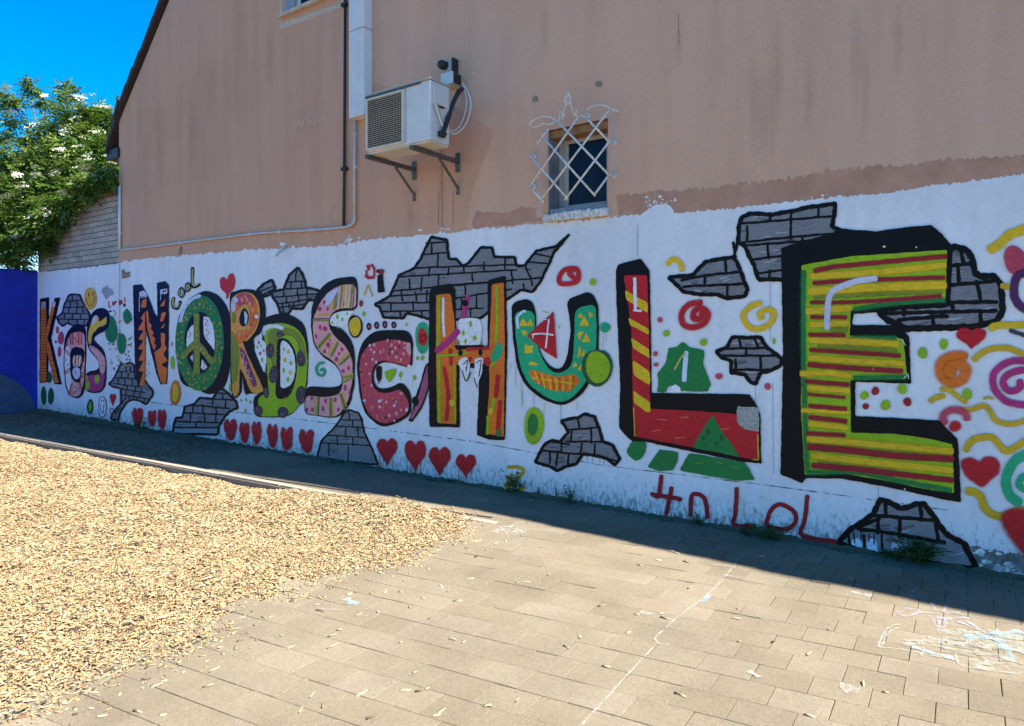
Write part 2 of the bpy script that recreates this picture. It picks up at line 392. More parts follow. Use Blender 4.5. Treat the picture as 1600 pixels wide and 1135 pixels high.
kerb = setp(mk('kerb', [(-16, 3.645, -.13), (-3.3, 4.43, -.13), (-3.3, 4.455, -.13), (-16, 3.67, -.13)], [(0, 1, 2, 3)], M['kerb']), kind='structure')
x = -13.9
while x < -3.5:
    x1 = min(x + 1.0, -3.3); bm = bmesh.new()
    bbox(bm, (0.003, -0.035, -0.22), (x1 - x - 0.003, 0.035, 0.004 + RNG.uniform(-.004, .004)), 0.006, 2)
    o = frombm('kerb_stone', bm, M['kerb']); o.location = (x, kerb_y(x), 0); o.rotation_euler = (0, 0, math.atan(0.062)); attach(o, kerb)
    x = x1

# chip bed: soil relief under thousands of loose chips
nx, ny = 90, 50; vs = []; fs = []
for a in range(nx + 1):
    for b in range(ny + 1):
        X = lerp(-13.8, BEDX - .06, a / nx); Y = lerp(-0.5, kerb_y(X) - 0.036, b / ny); vs.append((X, Y, bed_h(X, Y) - 0.012))
for a in range(nx):
    for b in range(ny):
        k = a * (ny + 1) + b; fs.append((k, k + ny + 1, k + ny + 2, k + 1))
setp(mk('play_area_bed', vs, fs, M['bed'], smooth=True), kind='structure')
def chips_mesh(P, L, Wd, T, yaw, pitch, roll, tint, name):
    """P (n,3) centres; one 8-corner sliver each, slightly pointed and bent"""
    n = len(P); rs = np.random.RandomState(11)
    cx = np.array([-1, 1, 1, -1, -1, 1, 1, -1]) * .5; cy = np.array([-1, -1, 1, 1, -1, -1, 1, 1]) * .5; cz = np.array([-1, -1, -1, -1, 1, 1, 1, 1]) * .5
    tp = rs.uniform(.25, 1.0, (n, 8))
    lx = cx[None] * L[:, None] * rs.uniform(.8, 1.1, (n, 8)); ly = cy[None] * Wd[:, None] * tp; lz = cz[None] * T[:, None]
    cr, sr = np.cos(roll)[:, None], np.sin(roll)[:, None]; ly, lz = ly * cr - lz * sr, ly * sr + lz * cr
    cp, sp = np.cos(pitch)[:, None], np.sin(pitch)[:, None]; lx, lz = lx * cp - lz * sp, lx * sp + lz * cp
    cw, sw = np.cos(yaw)[:, None], np.sin(yaw)[:, None]; lx, ly = lx * cw - ly * sw, lx * sw + ly * cw
    vv = np.stack([lx + P[:, 0:1], ly + P[:, 1:2], lz + P[:, 2:3]], -1).reshape(-1, 3).astype(np.float32)
    q = np.array([[4, 5, 6, 7], [0, 1, 5, 4], [1, 2, 6, 5], [2, 3, 7, 6], [3, 0, 4, 7]])
    ff = (q[None] + (np.arange(n) * 8)[:, None, None]).reshape(-1).astype(np.int32)
    me = bpy.data.meshes.new(name); nf = n * 5
    me.vertices.add(n * 8); me.vertices.foreach_set('co', vv.reshape(-1))
    me.loops.add(nf * 4); me.loops.foreach_set('vertex_index', ff)
    me.polygons.add(nf); me.polygons.foreach_set('loop_start', np.arange(0, nf * 4, 4, dtype=np.int32))
    me.update(calc_edges=True)
    a = me.attributes.new('tint', 'FLOAT', 'FACE'); a.data.foreach_set('value', np.repeat(tint, 5).astype(np.float32))
    return me
rs = np.random.RandomState(5)
pts = []
def in_frame(X, Y):
    R = CS * X + SN * Y; Z = -SN * X + CS * Y
    px = CX + FPX * R / np.maximum(Z, .1); py = HY + FPX * EYE / np.maximum(Z, .1)
    return (Z > .5) & (px > -260) & (px < 1750) & (py < 1330)
N = 430000
X = rs.uniform(-13.6, BEDX + .35, N); Y = rs.uniform(-.4, 4.6, N)
kY = 4.455 + (X + 3.3) * .062
dist = np.hypot(X, Y); ok = in_frame(X, Y)
dens = np.where(dist < 5.5, 1.0, np.where(dist < 8, .62, .42))
e = X - BEDX + 0.10 * np.sin(Y * 3.1) + .06 * np.sin(Y * 8.7 + 1) - 0.02
spill = np.where(e < -.22, 1.0, np.where(e < .16, np.exp(-((e + .22) / .17) ** 2 * .9), .02 * np.exp(-(e - .16) * 6)))
over = Y - (kY - .04); left = np.clip((-5.0 - X) / 1.2, 0, 1)
dk = np.where(over < 0, 1.0, np.where(left > .02, 0.0, np.where(over < .05, .8 * (1 - left), .25 * np.exp(-(over - .05) * 9))))
ok &= (rs.rand(N) < dens * spill * dk)
X, Y, e = X[ok], Y[ok], e[ok]; n = len(X)
hz = np.array([bed_h(a, b) for a, b in zip(X, Y)])
hz = np.where((X > BEDX) | (Y > 4.455 + (X + 3.3) * .062 - .03), .004, hz)
far = np.hypot(X, Y) > 5.5
L = rs.gamma(3.0, .0074, n).clip(.006, .075) * np.where(far, 1.2, 1.0); Wd = (.0035 + rs.gamma(2, .0031, n)).clip(.004, .024) * np.where(far, 1.35, 1.0); T = rs.uniform(.0018, .005, n)
loose = e > -.02
P = np.stack([X, Y, hz + np.where(loose, .0, rs.uniform(-.008, .012, n))], 1)
yaw = rs.uniform(0, 6.283, n); pit = rs.normal(0, .20, n) * np.where(loose, .15, 1); rol = rs.normal(0, .45, n) * np.where(loose, .3, 1)
tint = rs.rand(n)
me = chips_mesh(P, L, Wd, T, yaw, pit, rol, tint, 'wood_chips'); me.materials.append(M['chip'])
oc = bpy.data.objects.new('wood_chips', me); COL.objects.link(oc); setp(oc, kind='stuff')
print('chips', n)
# single chips lying about on the paving (seen one by one)
spots = [(565, 1085), (633, 1080), (655, 1081), (668, 1077), (672, 967), (626, 1005), (488, 1087), (504, 1104), (580, 1122), (682, 1119), (690, 1112), (648, 1051), (706, 1000), (725, 1004),
         (602, 926), (626, 926), (690, 918), (762, 1103), (455, 1012), (470, 1111), (519, 994), (160, 1120), (215, 1113), (255, 1118), (335, 1047), (325, 1073), (280, 1035), (228, 1062),
         (245, 1072), (257, 1065), (375, 1002), (345, 1012), (365, 990), (808, 911), (823, 910), (857, 899), (842, 908), (940, 947), (947, 1043), (1004, 869), (1029, 876), (1077, 919), (1072, 879),
         (995, 961), (982, 989), (1152, 952), (1150, 967), (1155, 1003), (1063, 1087), (1264, 1022), (1265, 1120), (808, 1095), (885, 1012), (906, 996), (1000, 884), (1048, 862), (1058, 865),
         (1033, 960), (1040, 967), (760, 860), (775, 850), (745, 870), (790, 846), (815, 838), (735, 905), (700, 925), (715, 940), (660, 935), (640, 950), (590, 957), (560, 962), (530, 985), (520, 1010),
         (1349, 1070), (1383, 1083), (1295, 985), (1210, 1003), (1480, 1005), (1110, 835), (1010, 812), (985, 806), (940, 800), (1190, 870), (1240, 880), (1330, 905), (870, 790), (830, 782)]
cm = []
for k in range(6):
    r6 = np.random.RandomState(40 + k)
    m1 = chips_mesh(np.zeros((1, 3)), np.array([[.062], [.05], [.042], [.036], [.055], [.03]][k]), np.array([.012 + .005 * (k % 3)]), np.array([.0065 - .0006 * k]), np.array([0.]), np.array([0.]), np.array([0.]), np.array([0.]), 'wood_chip')
    m1.materials.append(M['chippale']); cm.append(m1)
for k, (px, py) in enumerate(spots):
    gx, gy = gnd(px, py)
    o = bpy.data.objects.new('wood_chip', cm[k % 6]); COL.objects.link(o)
    o.location = (gx, gy, 0.0045); o.rotation_euler = (RNG.gauss(0, .12), RNG.gauss(0, .1), RNG.uniform(0, 6.28)); sc = RNG.uniform(.55, 1.05); o.scale = (sc, sc, 1)
    setp(o, 'loose pale wood chip lying by itself on the grey-brown paving', 'wood chip', 'loose wood chips scattered on the paving')

# leaf litter and crumbs along the foot of the wall and on the far left strip
N = 9000
X = rs.uniform(-14.9, 1.5, N); t = rs.rand(N); Y = 5.39 - np.where(rs.rand(N) < .5, rs.exponential(.05, N), rs.exponential(.22, N))
fl = rs.rand(N) < .55
X = np.where(fl, rs.uniform(-14.9, -8.2, N), X); Y = np.where(fl, 5.39 - 1.25 * rs.rand(N) ** 1.2, Y)
ok = (Y > 4.455 + (X + 3.3) * .062 + .06) & in_frame(X, Y); X, Y = X[ok], Y[ok]; n = len(X)
P = np.stack([X, Y, .004 + .012 * rs.rand(n) * (Y > 5.2)], 1)
me = chips_mesh(P, rs.uniform(.008, .028, n) * np.where(X < -8, 1.4, .7), rs.uniform(.004, .014, n) * np.where(X < -8, 1.4, .7), rs.uniform(.001, .006, n), rs.uniform(0, 6.28, n), rs.normal(0, .25, n), rs.normal(0, .4, n), rs.rand(n), 'leaf_litter'); me.materials.append(M['litter'])
ol = bpy.data.objects.new('leaf_litter', me); COL.objects.link(ol); setp(ol, kind='stuff')
# soil fillet with a ragged edge at the wall foot
vs = []; fs = []; K = 420
for k in range(K + 1):
    X = lerp(-15.0, 3.0, k / K); w = .035 + .035 * abs(math.sin(k * 1.7)) * RNG.random() + .03 * RNG.random() + (.16 if X < -9.5 else 0) * RNG.uniform(.6, 1); h = .012 + .03 * RNG.random() + (.035 if X < -11.5 else 0) * RNG.random()
    vs += [(X, 5.4, h), (X, 5.4 - w * .45, h * .6), (X, 5.4 - w, -.004)]
for k in range(K):
    a = k * 3; fs += [(a, a + 1, a + 4, a + 3), (a + 1, a + 2, a + 5, a + 4)]
setp(mk('soil_strip', vs, fs, M['litter']), kind='structure')

# ------------------------------------------------------------------ the gable house
house = empty('house', (-5.0, 5.4, 0.0), 'pink plastered gable house with steep tiled roof edge and painted mural along its foot', 'house')
XL, XR, XE = -11.76, 1.0, 9.0
def top_z(x): return 4.9 + (x + 11.85) * 0.998
W1 = [wallp(857, 204.5).x, wallp(950, 184.5).x, wallp(848.6, 341).z, wallp(903, 194.5).z]      # barred window opening
W2 = [wallp(441, 32).x + .05, wallp(531, 0).x - .04, wallp(441, 32).z + .06, 6.75]               # upper window opening
bm = bmesh.new()
outer = [(XL, -.1), (XE, -.1), (XE, 7.25), (4.0, 7.12), (XR, 6.35), (.3, 9.0), (-.6, 12.4), (-2.25, 14.45), (XL, top_z(XL))]  # peak and right side are out of view, shaped to cast the ground shadow
loops = [outer] + [[(w[0], w[2]), (w[1], w[2]), (w[1], w[3]), (w[0], w[3])] for w in (W1, W2)]
es = []
for lp in loops:
    vv = [bm.verts.new((a, 5.4, b)) for a, b in lp]
    es += [bm.edges.new((vv[k], vv[(k + 1) % len(vv)])) for k in range(len(vv))]
bmesh.ops.triangle_fill(bm, edges=es, use_beauty=True)
for f in list(bm.faces):
    c = f.calc_center_median()
    for w in (W1, W2):
        if w[0] < c.x < w[1] and w[2] < c.z < w[3]: bm.faces.remove(f); break
for f in bm.faces:
    if f.normal.y > 0: f.normal_flip()
facade = frombm('wall', bm, M['plaster'], house)
# the house behind the gable wall, so that it casts its shadow and has sides
vs = [(XL, 5.4, -.1), (XL, 14, -.1), (XL, 14, 4.9), (XL, 5.4, top_z(XL)), (XE, 5.4, -.1), (XE, 14, -.1), (XE, 14, 7.25), (XE, 5.4, 7.25), (4.0, 14, 7.12), (XR, 14, 6.35), (.3, 14, 9.0), (-.6, 14, 12.4), (-2.25, 14, 14.45)]
mk('wall', vs, [(0, 1, 2, 3), (4, 7, 6, 5), (1, 5, 6, 8, 9, 10, 11, 12, 2)], M['plaster'], house)
# roof slopes, flared at the eaves, and the tiles along the verge
def slope_pts(side):
    if side < 0: return [(-12.05, 4.50), (-11.93, 4.70), (-11.70, 5.06), (-11.2, 5.60), (-2.25, 14.53)]
    return [(XE + .1, 7.30), (4.0, 7.18), (XR, 6.40), (.36, 9.04), (-.54, 12.45), (-2.25, 14.53)]  # unseen right slope, bulged to keep the air conditioner in shade
for side in (-1, 1):
    sp = slope_pts(side); vs = []; fs = []
    for (a, z) in sp:
        vs += [(a, 5.33, z), (a, 14.2, z), (a, 5.33, z + .07), (a, 14.2, z + .07)]
    for k in range(len(sp) - 1):
        p, q = 4 * k, 4 * k + 4
        fs += [(p, q, q + 1, p + 1), (p + 2, p + 3, q + 3, q + 2), (p, p + 2, q + 2, q), (p + 1, q + 1, q + 3, p + 3)]
    fs += [(0, 1, 3, 2)]
    mk('roof', vs, fs, M['tile'], house)
    k = 0; acc = 0
    segs = [(Vector((sp[i][0], 0, sp[i][1])), Vector((sp[i + 1][0], 0, sp[i + 1][1]))) for i in range(len(sp) - 1)]
    tot = sum((b - a).length for a, b in segs); s_ = 0.0
    while s_ < tot - .2:
        q = s_; 
        for a, b in segs:
            L_ = (b - a).length
            if q <= L_: pos = a + (b - a) * (q / L_); dr = (b - a).normalized(); break
            q -= L_
        nrm = Vector((-dr.z, 0, dr.x)); nrm = nrm if nrm.z > 0 else -nrm
        bm = bmesh.new(); bbox(bm, (-.02, -.10, -.040), (.33, .20, .030), .010, 2)
        t_ = frombm('verge_tile', bm, M['tile'])
        ang = math.atan2(dr.z, dr.x)
        p_ = pos + nrm * .045
        t_.location = (p_.x, 5.42 + RNG.uniform(-.012, .012), p_.z); t_.rotation_euler = (0, -ang - (0.06 if side < 0 else -0.06), 0)
        attach(t_, house); s_ += .30
box('soffit', (-12.1, 5.36, 4.40), (-11.72, 5.9, 4.56), M['dark'], house)

def ragged(pts, amp, step=3.0, seed=1):
    r = random.Random(seed); out = []
    for (a, b), (c, d) in zip(pts[:-1], pts[1:]):
        n_ = max(1, int(math.hypot(c - a, d - b) / step))
        for k in range(n_):
            t = k / n_; out.append((lerp(a, c, t), lerp(b, d, t) + r.gauss(0, amp)))
    out.append(pts[-1]); return out
def wall_patch(name, pts, off, mat, parent):
    P3 = [wallp(a, b, off) for a, b in pts]
    tri = tessellate_polygon([[Vector((p.x, p.z, 0)) for p in P3]])
    bm = bmesh.new(); vv = [bm.verts.new(p) for p in P3]
    for t in tri:
        try: f = bm.faces.new([vv[k] for k in t])
        except ValueError: pass
    bm.normal_update()
    for f in bm.faces:
        if f.normal.y > 0: f.normal_flip()
    return frombm(name, bm, mat, parent)
# the right-hand part of the gable was repainted in a paler pink
for pts in ([(582, -60), (582, 130), (690, 152), (772, 205), (857, 204.4), (950, 184.4), (1660, 60), (1660, -60)], [(950, 184.4), (1660, 60), (1660, 268), (949, 345)], [(772, 205), (857, 204.4), (848.5, 345)] + ragged([(848, 352), (728, 362), (732, 335), (738, 300), (752, 262), (766, 225), (772, 205)], .5, 5, 2)[:-1]):
    wall_patch('newer_plaster', pts, .0006, M['plaster2'], house)
# older and newer plaster patches above the white band
wall_patch('plaster_patch', ragged([(962, 304), (1030, 300), (1090, 297), (1130, 291), (1220, 281), (1330, 262), (1420, 258), (1480, 250), (1600, 243), (1640, 240)], 2.3, 4, 3) + [(1640, 300), (1310, 330), (1000, 345), (966, 336)], .0012, M['pinkdark'], house)
wall_patch('plaster_patch', ragged([(846, 326), (846, 345), (800, 351), (740, 357), (738, 346), (745, 330), (790, 334), (815, 324), (846, 326)], 1.0, 4, 12), .0019, M['pinkdark'], house)
wall_patch('plaster_patch', [(844, 205), (856, 204), (849, 300), (848, 340), (838, 340), (840, 260)], .0022, M['pinklight'], house)
wall_patch('plaster_patch', [(951, 184), (968, 176), (966, 260), (952, 320)], .0022, M['pinklight'], house)
wall_patch('plaster_patch', [(437, -6), (441, -6), (441, 36), (530, 6), (536, -6), (538, 10), (441, 46), (437, 44)], .0022, M['ivory'], house)
for pts in ([(930, 128), (938, 126), (943, 130), (938, 136), (931, 136)], [(831, 152), (840, 150), (842, 158), (833, 160)]):
    wall_patch('scuff', ragged(pts + pts[:1], .8, 2, 3), .003, M['barebrick'], house)

# white band: upper edge as painted by hand, then a slightly proud plinth
WTOP = [(188, 410), (200, 408), (240, 403), (283, 399), (330, 396), (380, 392), (420, 389), (450, 387), (490, 386), (520, 384), (545, 381), (560, 377), (620, 371), (700, 364), (740, 359), (800, 354), (848, 349),
        (900, 346), (950, 340), (1000, 335), (1020, 322), (1040, 318), (1050, 322), (1054, 333), (1100, 330), (1160, 324), (1210, 318), (1260, 313), (1310, 308), (1380, 303), (1450, 291), (1520, 284), (1600, 272), (1700, 262)]
wall_patch('white_band', ragged(WTOP, 1.3, 3.0, 21) + [(1700, 935), (1600, 907), (1200, 837), (800, 770), (490, 717), (188, 661)], .002, M['white'], house)
r_ = random.Random(5)
for (cx, cy, sx, sy, n_) in ((1025, 315, 24, 12, 26), (545, 374, 24, 8, 14), (1330, 308, 60, 5, 10), (440, 383, 10, 3, 5), (700, 358, 50, 4, 8), (905, 336, 30, 4, 8)):
    for k in range(n_):
        a, b = r_.gauss(cx, sx * .5), r_.gauss(cy, sy * .5); s1 = r_.uniform(1, 4)
        wall_patch('paint_fleck', [(a + s1 * r_.uniform(.5, 1.2) * math.cos(t * 1.05), b + s1 * .6 * r_.uniform(.5, 1.2) * math.sin(t * 1.05)) for t in range(6)], .0031 + .00002 * k, M['white'], house)
wall_patch('bare_patch', [(190, 422), (195, 421), (197, 426), (204, 424), (204, 433), (191, 436)], .004, M['barebrick'], house)
pl = [(205, 625), (330, 640), (440, 652), (600, 672), (740, 690), (940, 727), (1190, 757), (1373, 782), (1480, 797)]
PLZ = .0028
vs = []; fs = []
for a, b in pl + []:
    p = wallp(a, b); q = Vector((p.x, 5.4, 0))
    vs += [(p.x, 5.4 - .0022, p.z + .004), (p.x, 5.4 - PLZ - .0016, p.z - .004), (p.x, 5.4 - PLZ - .0016, -.02)]
for k in range(len(pl) - 1):
    a = 3 * k; fs += [(a, a + 1, a + 4, a + 3), (a + 1, a + 2, a + 5, a + 4)]
mk('plinth', vs, fs, M['white'], house)
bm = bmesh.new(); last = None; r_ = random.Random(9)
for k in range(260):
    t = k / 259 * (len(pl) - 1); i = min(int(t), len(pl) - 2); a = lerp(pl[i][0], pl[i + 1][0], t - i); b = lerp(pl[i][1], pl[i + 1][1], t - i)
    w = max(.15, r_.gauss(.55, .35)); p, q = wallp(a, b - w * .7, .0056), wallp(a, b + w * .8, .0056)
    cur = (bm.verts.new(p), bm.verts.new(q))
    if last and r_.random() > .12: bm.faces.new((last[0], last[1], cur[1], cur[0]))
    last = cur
frombm('ledge_shadow', bm, paint('grime_shade'), house)  # dark line paints in the thin shadow along the plinth ledge
# crumbling foot of the wall on the right
wall_patch('rough_footing', ragged([(1500, 849), (1540, 857), (1600, 867), (1700, 884)], 1.6, 3, 8) + [(1700, 938), (1600, 907), (1520, 893)], .0062, M['roughcast'], house)
def flecks(n_, fx, mat, off, seed, parent):
    bm = bmesh.new(); r = random.Random(seed)
    for k in range(n_):
        a, b, s1 = fx(r); m_ = r.randint(5, 7); vv = [bm.verts.new(wallp(a + s1 * r.uniform(.5, 1.2) * math.cos(t * 6.28 / m_), b + s1 * .5 * r.uniform(.4, 1.2) * math.sin(t * 6.28 / m_), off + .00001 * k)) for t in range(m_)]
        bm.faces.new(vv)
    bm.normal_update()
    for f in bm.faces:
        if f.normal.y > 0: f.normal_flip()
    return bm
bm = flecks(70, lambda r: (lambda a: (a, lerp(858, 905, r.random()) + (a - 1560) * .16, r.uniform(2, 9)))(r.uniform(1520, 1640)), None, .0066, 4, house)
frombm('peeling_paint', bm, M['white'], house)['kind'] = 'stuff'
# dirty ragged line of drips and soil splashes above the paving
def basey(a):
    bp = [(60, 640), (180, 658), (490, 717), (800, 770), (1200, 836), (1600, 905), (1700, 922)]
    for (x0, y0), (x1, y1) in zip(bp[:-1], bp[1:]):
        if a <= x1: return lerp(y0, y1, (a - x0) / (x1 - x0))
    return 922
bm = bmesh.new(); r_ = random.Random(31)
for k in range(520):
    a = r_.uniform(830, 1660) if k < 380 else r_.uniform(200, 830); h = abs(r_.gauss(0, 8 if a > 830 else 1.5)) + 1.5; w = r_.uniform(.4, 1.3); yb = basey(a) + 1; j = .0075 + k * .0000015
    bm.faces.new([bm.verts.new(wallp(*q, j)) for q in ((a - w, yb), (a + w * 1.2, yb), (a + w * .5, yb - h * .7), (a, yb - h), (a - w * .6, yb - h * .6))])
bm.normal_update()
for f in bm.faces:
    if f.normal.y > 0: f.normal_flip()
frombm('soil_splashes', bm, paint('grime_shade'), house)['kind'] = 'stuff'

# ------------------------------------------------------------------ the low brick wall on the left, with white painted foot
gw = empty('garden_wall', (-13.3, 5.4, 0.0), 'low pale brick wall joining the house, its lower part painted white with letters', 'wall')
GX0, GX1, GT = -15.0, XL - .002, 3.80
mk('wall', [(GX0, 5.413, -.1), (GX1, 5.413, -.1), (GX1, 5.413, GT), (GX0, 5.413, GT), (GX0, 5.65, -.1), (GX1, 5.65, -.1), (GX1, 5.65, GT), (GX0, 5.65, GT)],
   [(0, 1, 2, 3), (3, 2, 6, 7), (5, 4, 7, 6), (4, 0, 3, 7)], M['mortar'], gw)
bl, bh = .272, .094
bmb = bmesh.new(); bbox(bmb, (.005, -.011, .005), (bl - .005, .03, bh - .005), .004); bme = bpy.data.meshes.new('brick'); bmb.to_mesh(bme); bmb.free(); bme.materials.append(M['brick'])
zz = 2.58; row = 0
while zz < GT - .04:
    xx = GX0 + (-.136 if row % 2 else 0)
    while xx < GX1 - .02:
        x0 = max(xx, GX0)
        o = bpy.data.objects.new('brick', bme); COL.objects.link(o)
        sc = (min(xx + bl, GX1) - x0) / bl
        if sc > .15:
            o.scale = (sc, 1, 1); o.location = (x0, 5.413 + RNG.uniform(-.003, .002), zz); attach(o, gw)
        else: bpy.data.objects.remove(o)
        xx += bl
    zz += bh; row += 1
bmb = bmesh.new(); bbox(bmb, (-.036, -.03, .0), (.036, .27, .125), .006); cme = bpy.data.meshes.new('coping_brick'); bmb.to_mesh(cme); bmb.free(); cme.materials.append(M['coping'])
xx = GX0 + .05
while xx < GX1 - .05:
    o = bpy.data.objects.new('coping_brick', cme); COL.objects.link(o); o.location = (xx, 5.4 + RNG.uniform(-.006, .006), GT + .005); o.rotation_euler = (0, RNG.gauss(.0, .03), 0); attach(o, gw); xx += .081
wall_patch('white_band', ragged([(59, 426), (80, 424), (110, 421), (140, 418), (170, 414), (187, 411)], .8, 2.5, 5) + [(187, 661), (130, 651), (59, 641)], .0035, M['white'], gw)

# blue painted return wall at the far left
bw = empty('blue_wall', (-15.1, 3.2, 0.0), 'deep blue painted wall at the far left with a grey-blue curved field below', 'wall')
bm = bmesh.new(); bbox(bm, (-15.2, 0.6, -.1), (-15.0, 5.4, 2.70), .008); frombm('wall', bm, M['blue'], bw)
arc = [(5.36, 0.0)] + [(5.36 - 1.9 * (1 - math.cos(t * math.pi / 20)) , 1.05 * math.sin(t * math.pi / 20)) for t in range(0, 11)] + [(2.2, 1.02), (.7, 1.0), (.7, 0.0)]
tri = tessellate_polygon([[Vector((a, b, 0)) for a, b in arc]])
mk('painted_field', [(-14.997, a, b) for a, b in arc], [tuple(t) for t in tri], M['bluegrey'], bw)
for k in range(4):
    z = .22 + .21 * k; mk('painted_line', [(-14.995, .7, z), (-14.995, 4.9 - .5 * k, z), (-14.995, 4.9 - .5 * k, z + .012), (-14.995, .7, z + .012)], [(0, 1, 2, 3)], M['blue'], bw)
# ------------------------------------------------------------------ the mural
TR = [0.0, 0.0, 1.0]
def view(ox=0, oy=0, s=1.0): TR[0], TR[1], TR[2] = ox, oy, s
VA = (40, 400, 4.055); VB = (180, 400, 3.9136); VC = (360, 400, 3.9136); VD = (540, 360, 3.3375); VE = (740, 350, 2.5208)
VF = (940, 300, 3.7833); VG = (940, 560, 3.7833); VH = (1200, 300, 3.785); VI = (1200, 560, 3.2425); VJ = (1360, 300, 3.7833)
def PT(s):
    out = []
    for q in s.split():
        a, b = q.split(','); out.append((TR[0] + float(a) / TR[2], TR[1] + float(b) / TR[2]))
    return out
MR = random.Random(77); CAP = [1.2]
def organic(pts, sm, jit, closed=True, step=2.6):
    if sm: pts = catmull(pts, 6, closed)
    elif closed:
        for cut in ((.26, CAP[0]), (.24, CAP[0] * .45)):
            q = []
            for i in range(len(pts)):
                a, b = pts[i], pts[(i + 1) % len(pts)]; L = math.hypot(b[0] - a[0], b[1] - a[1]) or 1e-6; t = min(cut[0], cut[1] / L)
                q += [(lerp(a[0], b[0], t), lerp(a[1], b[1], t)), (lerp(b[0], a[0], t), lerp(b[1], a[1], t))]
            pts = q
    out = []; n = len(pts); m = n if closed else n - 1
    for i in range(m):
        a, b = pts[i], pts[(i + 1) % n]; L = math.hypot(b[0] - a[0], b[1] - a[1]); k = max(1, int(L / step))
        for j in range(k):
            t = j / k; out.append((lerp(a[0], b[0], t), lerp(a[1], b[1], t)))
    if not closed: out.append(pts[-1])
    ph = [MR.uniform(0, 6.28) for _ in range(4)]; res = []; s = 0.0
    for i, (a, b) in enumerate(out):
        if i: s += math.hypot(a - out[i - 1][0], b - out[i - 1][1])
        d = jit * (math.sin(s * .21 + ph[0]) + .7 * math.sin(s * .53 + ph[1]) + .5 * math.sin(s * 1.1 + ph[2])) * .6
        e = jit * (math.sin(s * .17 + ph[3]) + .6 * math.sin(s * .61 + ph[0])) * .6
        res.append((a + d, b + e))
    return res
LV0, LVD = 0.0085, 0.0011
class Lay:
    """collects shapes of one colour into one mesh"""
    K = 0
    def __init__(s): s.v = []; s.f = []; s.c = []; s.k = 0
    def off(s, lv): Lay.K = (Lay.K + 1) % 45; return LV0 + LVD * lv + .000004 * Lay.K
    def poly(s, pts, lv, soft=0):
        o = s.off(lv); A = sum(p[0] * q[1] - q[0] * p[1] for p, q in zip(pts, pts[1:] + pts[:1]))
        if A < 0: pts = pts[::-1]
        area = lambda P: abs(sum(p[0] * q[1] - q[0] * p[1] for p, q in zip(P, P[1:] + P[:1]))) / 2
        for tries in range(4):
            T = [tuple(t) for t in tessellate_polygon([[Vector((x, y, 0)) for x, y in pts]])]
            if abs(sum(area([pts[k] for k in t]) for t in T) - area(pts)) < .015 * area(pts): break
            pts = pts[::2] if len(pts) > 16 and tries < 2 else [pts[-1]] + pts[:-1]
        b = len(s.v); s.v += [wallp(x, y, o) for x, y in pts]; s.c += [1.0] * len(pts)
        for t in T: s.f.append(tuple(b + k for k in t))
        if soft:
            n = len(pts); b2 = len(s.v)
            for i in range(n):
                p, q = pts[i - 1], pts[(i + 1) % n]; tx, ty = q[0] - p[0], q[1] - p[1]; L = math.hypot(tx, ty) or 1
                s.v.append(wallp(pts[i][0] + ty / L * soft, pts[i][1] - tx / L * soft, o)); s.c.append(0.0)
            for i in range(n): j = (i + 1) % n; s.f.append((b + i, b + j, b2 + j, b2 + i))
    def stroke(s, pts, w, lv, soft=0, taper=0.0):
        o = s.off(lv); n = len(pts)
        if n < 2: return
        T = []
        for i in range(n):
            p, q = pts[max(i - 1, 0)], pts[min(i + 1, n - 1)]; tx, ty = q[0] - p[0], q[1] - p[1]; L = math.hypot(tx, ty) or 1; T.append((tx / L, ty / L))
        ph = MR.uniform(0, 6); rows = []
        def hw(i):
            t = i / (n - 1); k = 1 - taper * abs(2 * t - 1) ** 2
            m_ = .3 if soft and w > 5 else 1.0
            return max(.25, w * .5 * k * (1 + m_ * (.10 * math.sin(i * .9 + ph) + .06 * math.sin(i * 2.3 + ph))))
        # rounded ends
        cap = []
        for sgn, i in ((-1, 0), (1, n - 1)):
            h = hw(i); (tx, ty), (x, y) = T[i], pts[i]
            cap.append([(x + sgn * tx * h * math.sin(a) , y + sgn * ty * h * math.sin(a), h * math.cos(a)) for a in (math.pi / 5, math.pi / 2.6)])
        seq = [(cx_, cy_, h, T[0]) for cx_, cy_, h in reversed(cap[0])] + [(pts[i][0], pts[i][1], hw(i), T[i]) for i in range(n)] + [(cx_, cy_, h, T[-1]) for cx_, cy_, h in cap[1]]
        prev = None
        for (x, y, h, (tx, ty)) in seq:
            nx_, ny_ = -ty, tx; b = len(s.v); o += .00012 / len(seq)
            if soft:
                s.v += [wallp(x - nx_ * (h + soft), y - ny_ * (h + soft), o), wallp(x - nx_ * h, y - ny_ * h, o), wallp(x + nx_ * h, y + ny_ * h, o), wallp(x + nx_ * (h + soft), y + ny_ * (h + soft), o)]
                cv = 1.0 if soft < 9 else math.sin(math.pi * min(1, max(0, len(s.v) / 4 - 1) / max(1, len(seq) - 1))) ** 1.2; s.c += [0.0, cv, cv, 0.0]; m = 4
            else:
                s.v += [wallp(x - nx_ * h, y - ny_ * h, o), wallp(x + nx_ * h, y + ny_ * h, o)]; s.c += [1.0, 1.0]; m = 2
            if prev is not None:
                for k in range(m - 1): s.f.append((prev + k, prev + k + 1, b + k + 1, b + k))
            prev = b
    def make(s, name, col, parent, soft=False, label=None):
        o = mk(name, s.v, s.f, paint(col, soft), parent)
        me = o.data
        # all faces look out from the wall
        bm = bmesh.new(); bm.from_mesh(me); bm.normal_update()
        for f in bm.faces:
            if f.normal.y > 0: f.normal_flip()
        bm.to_mesh(me); bm.free()
        if soft:
            a = me.attributes.new('cover', 'FLOAT', 'POINT'); a.data.foreach_set('value', np.array(s.c, dtype=np.float32))
        if label: o['label'] = label
        return o
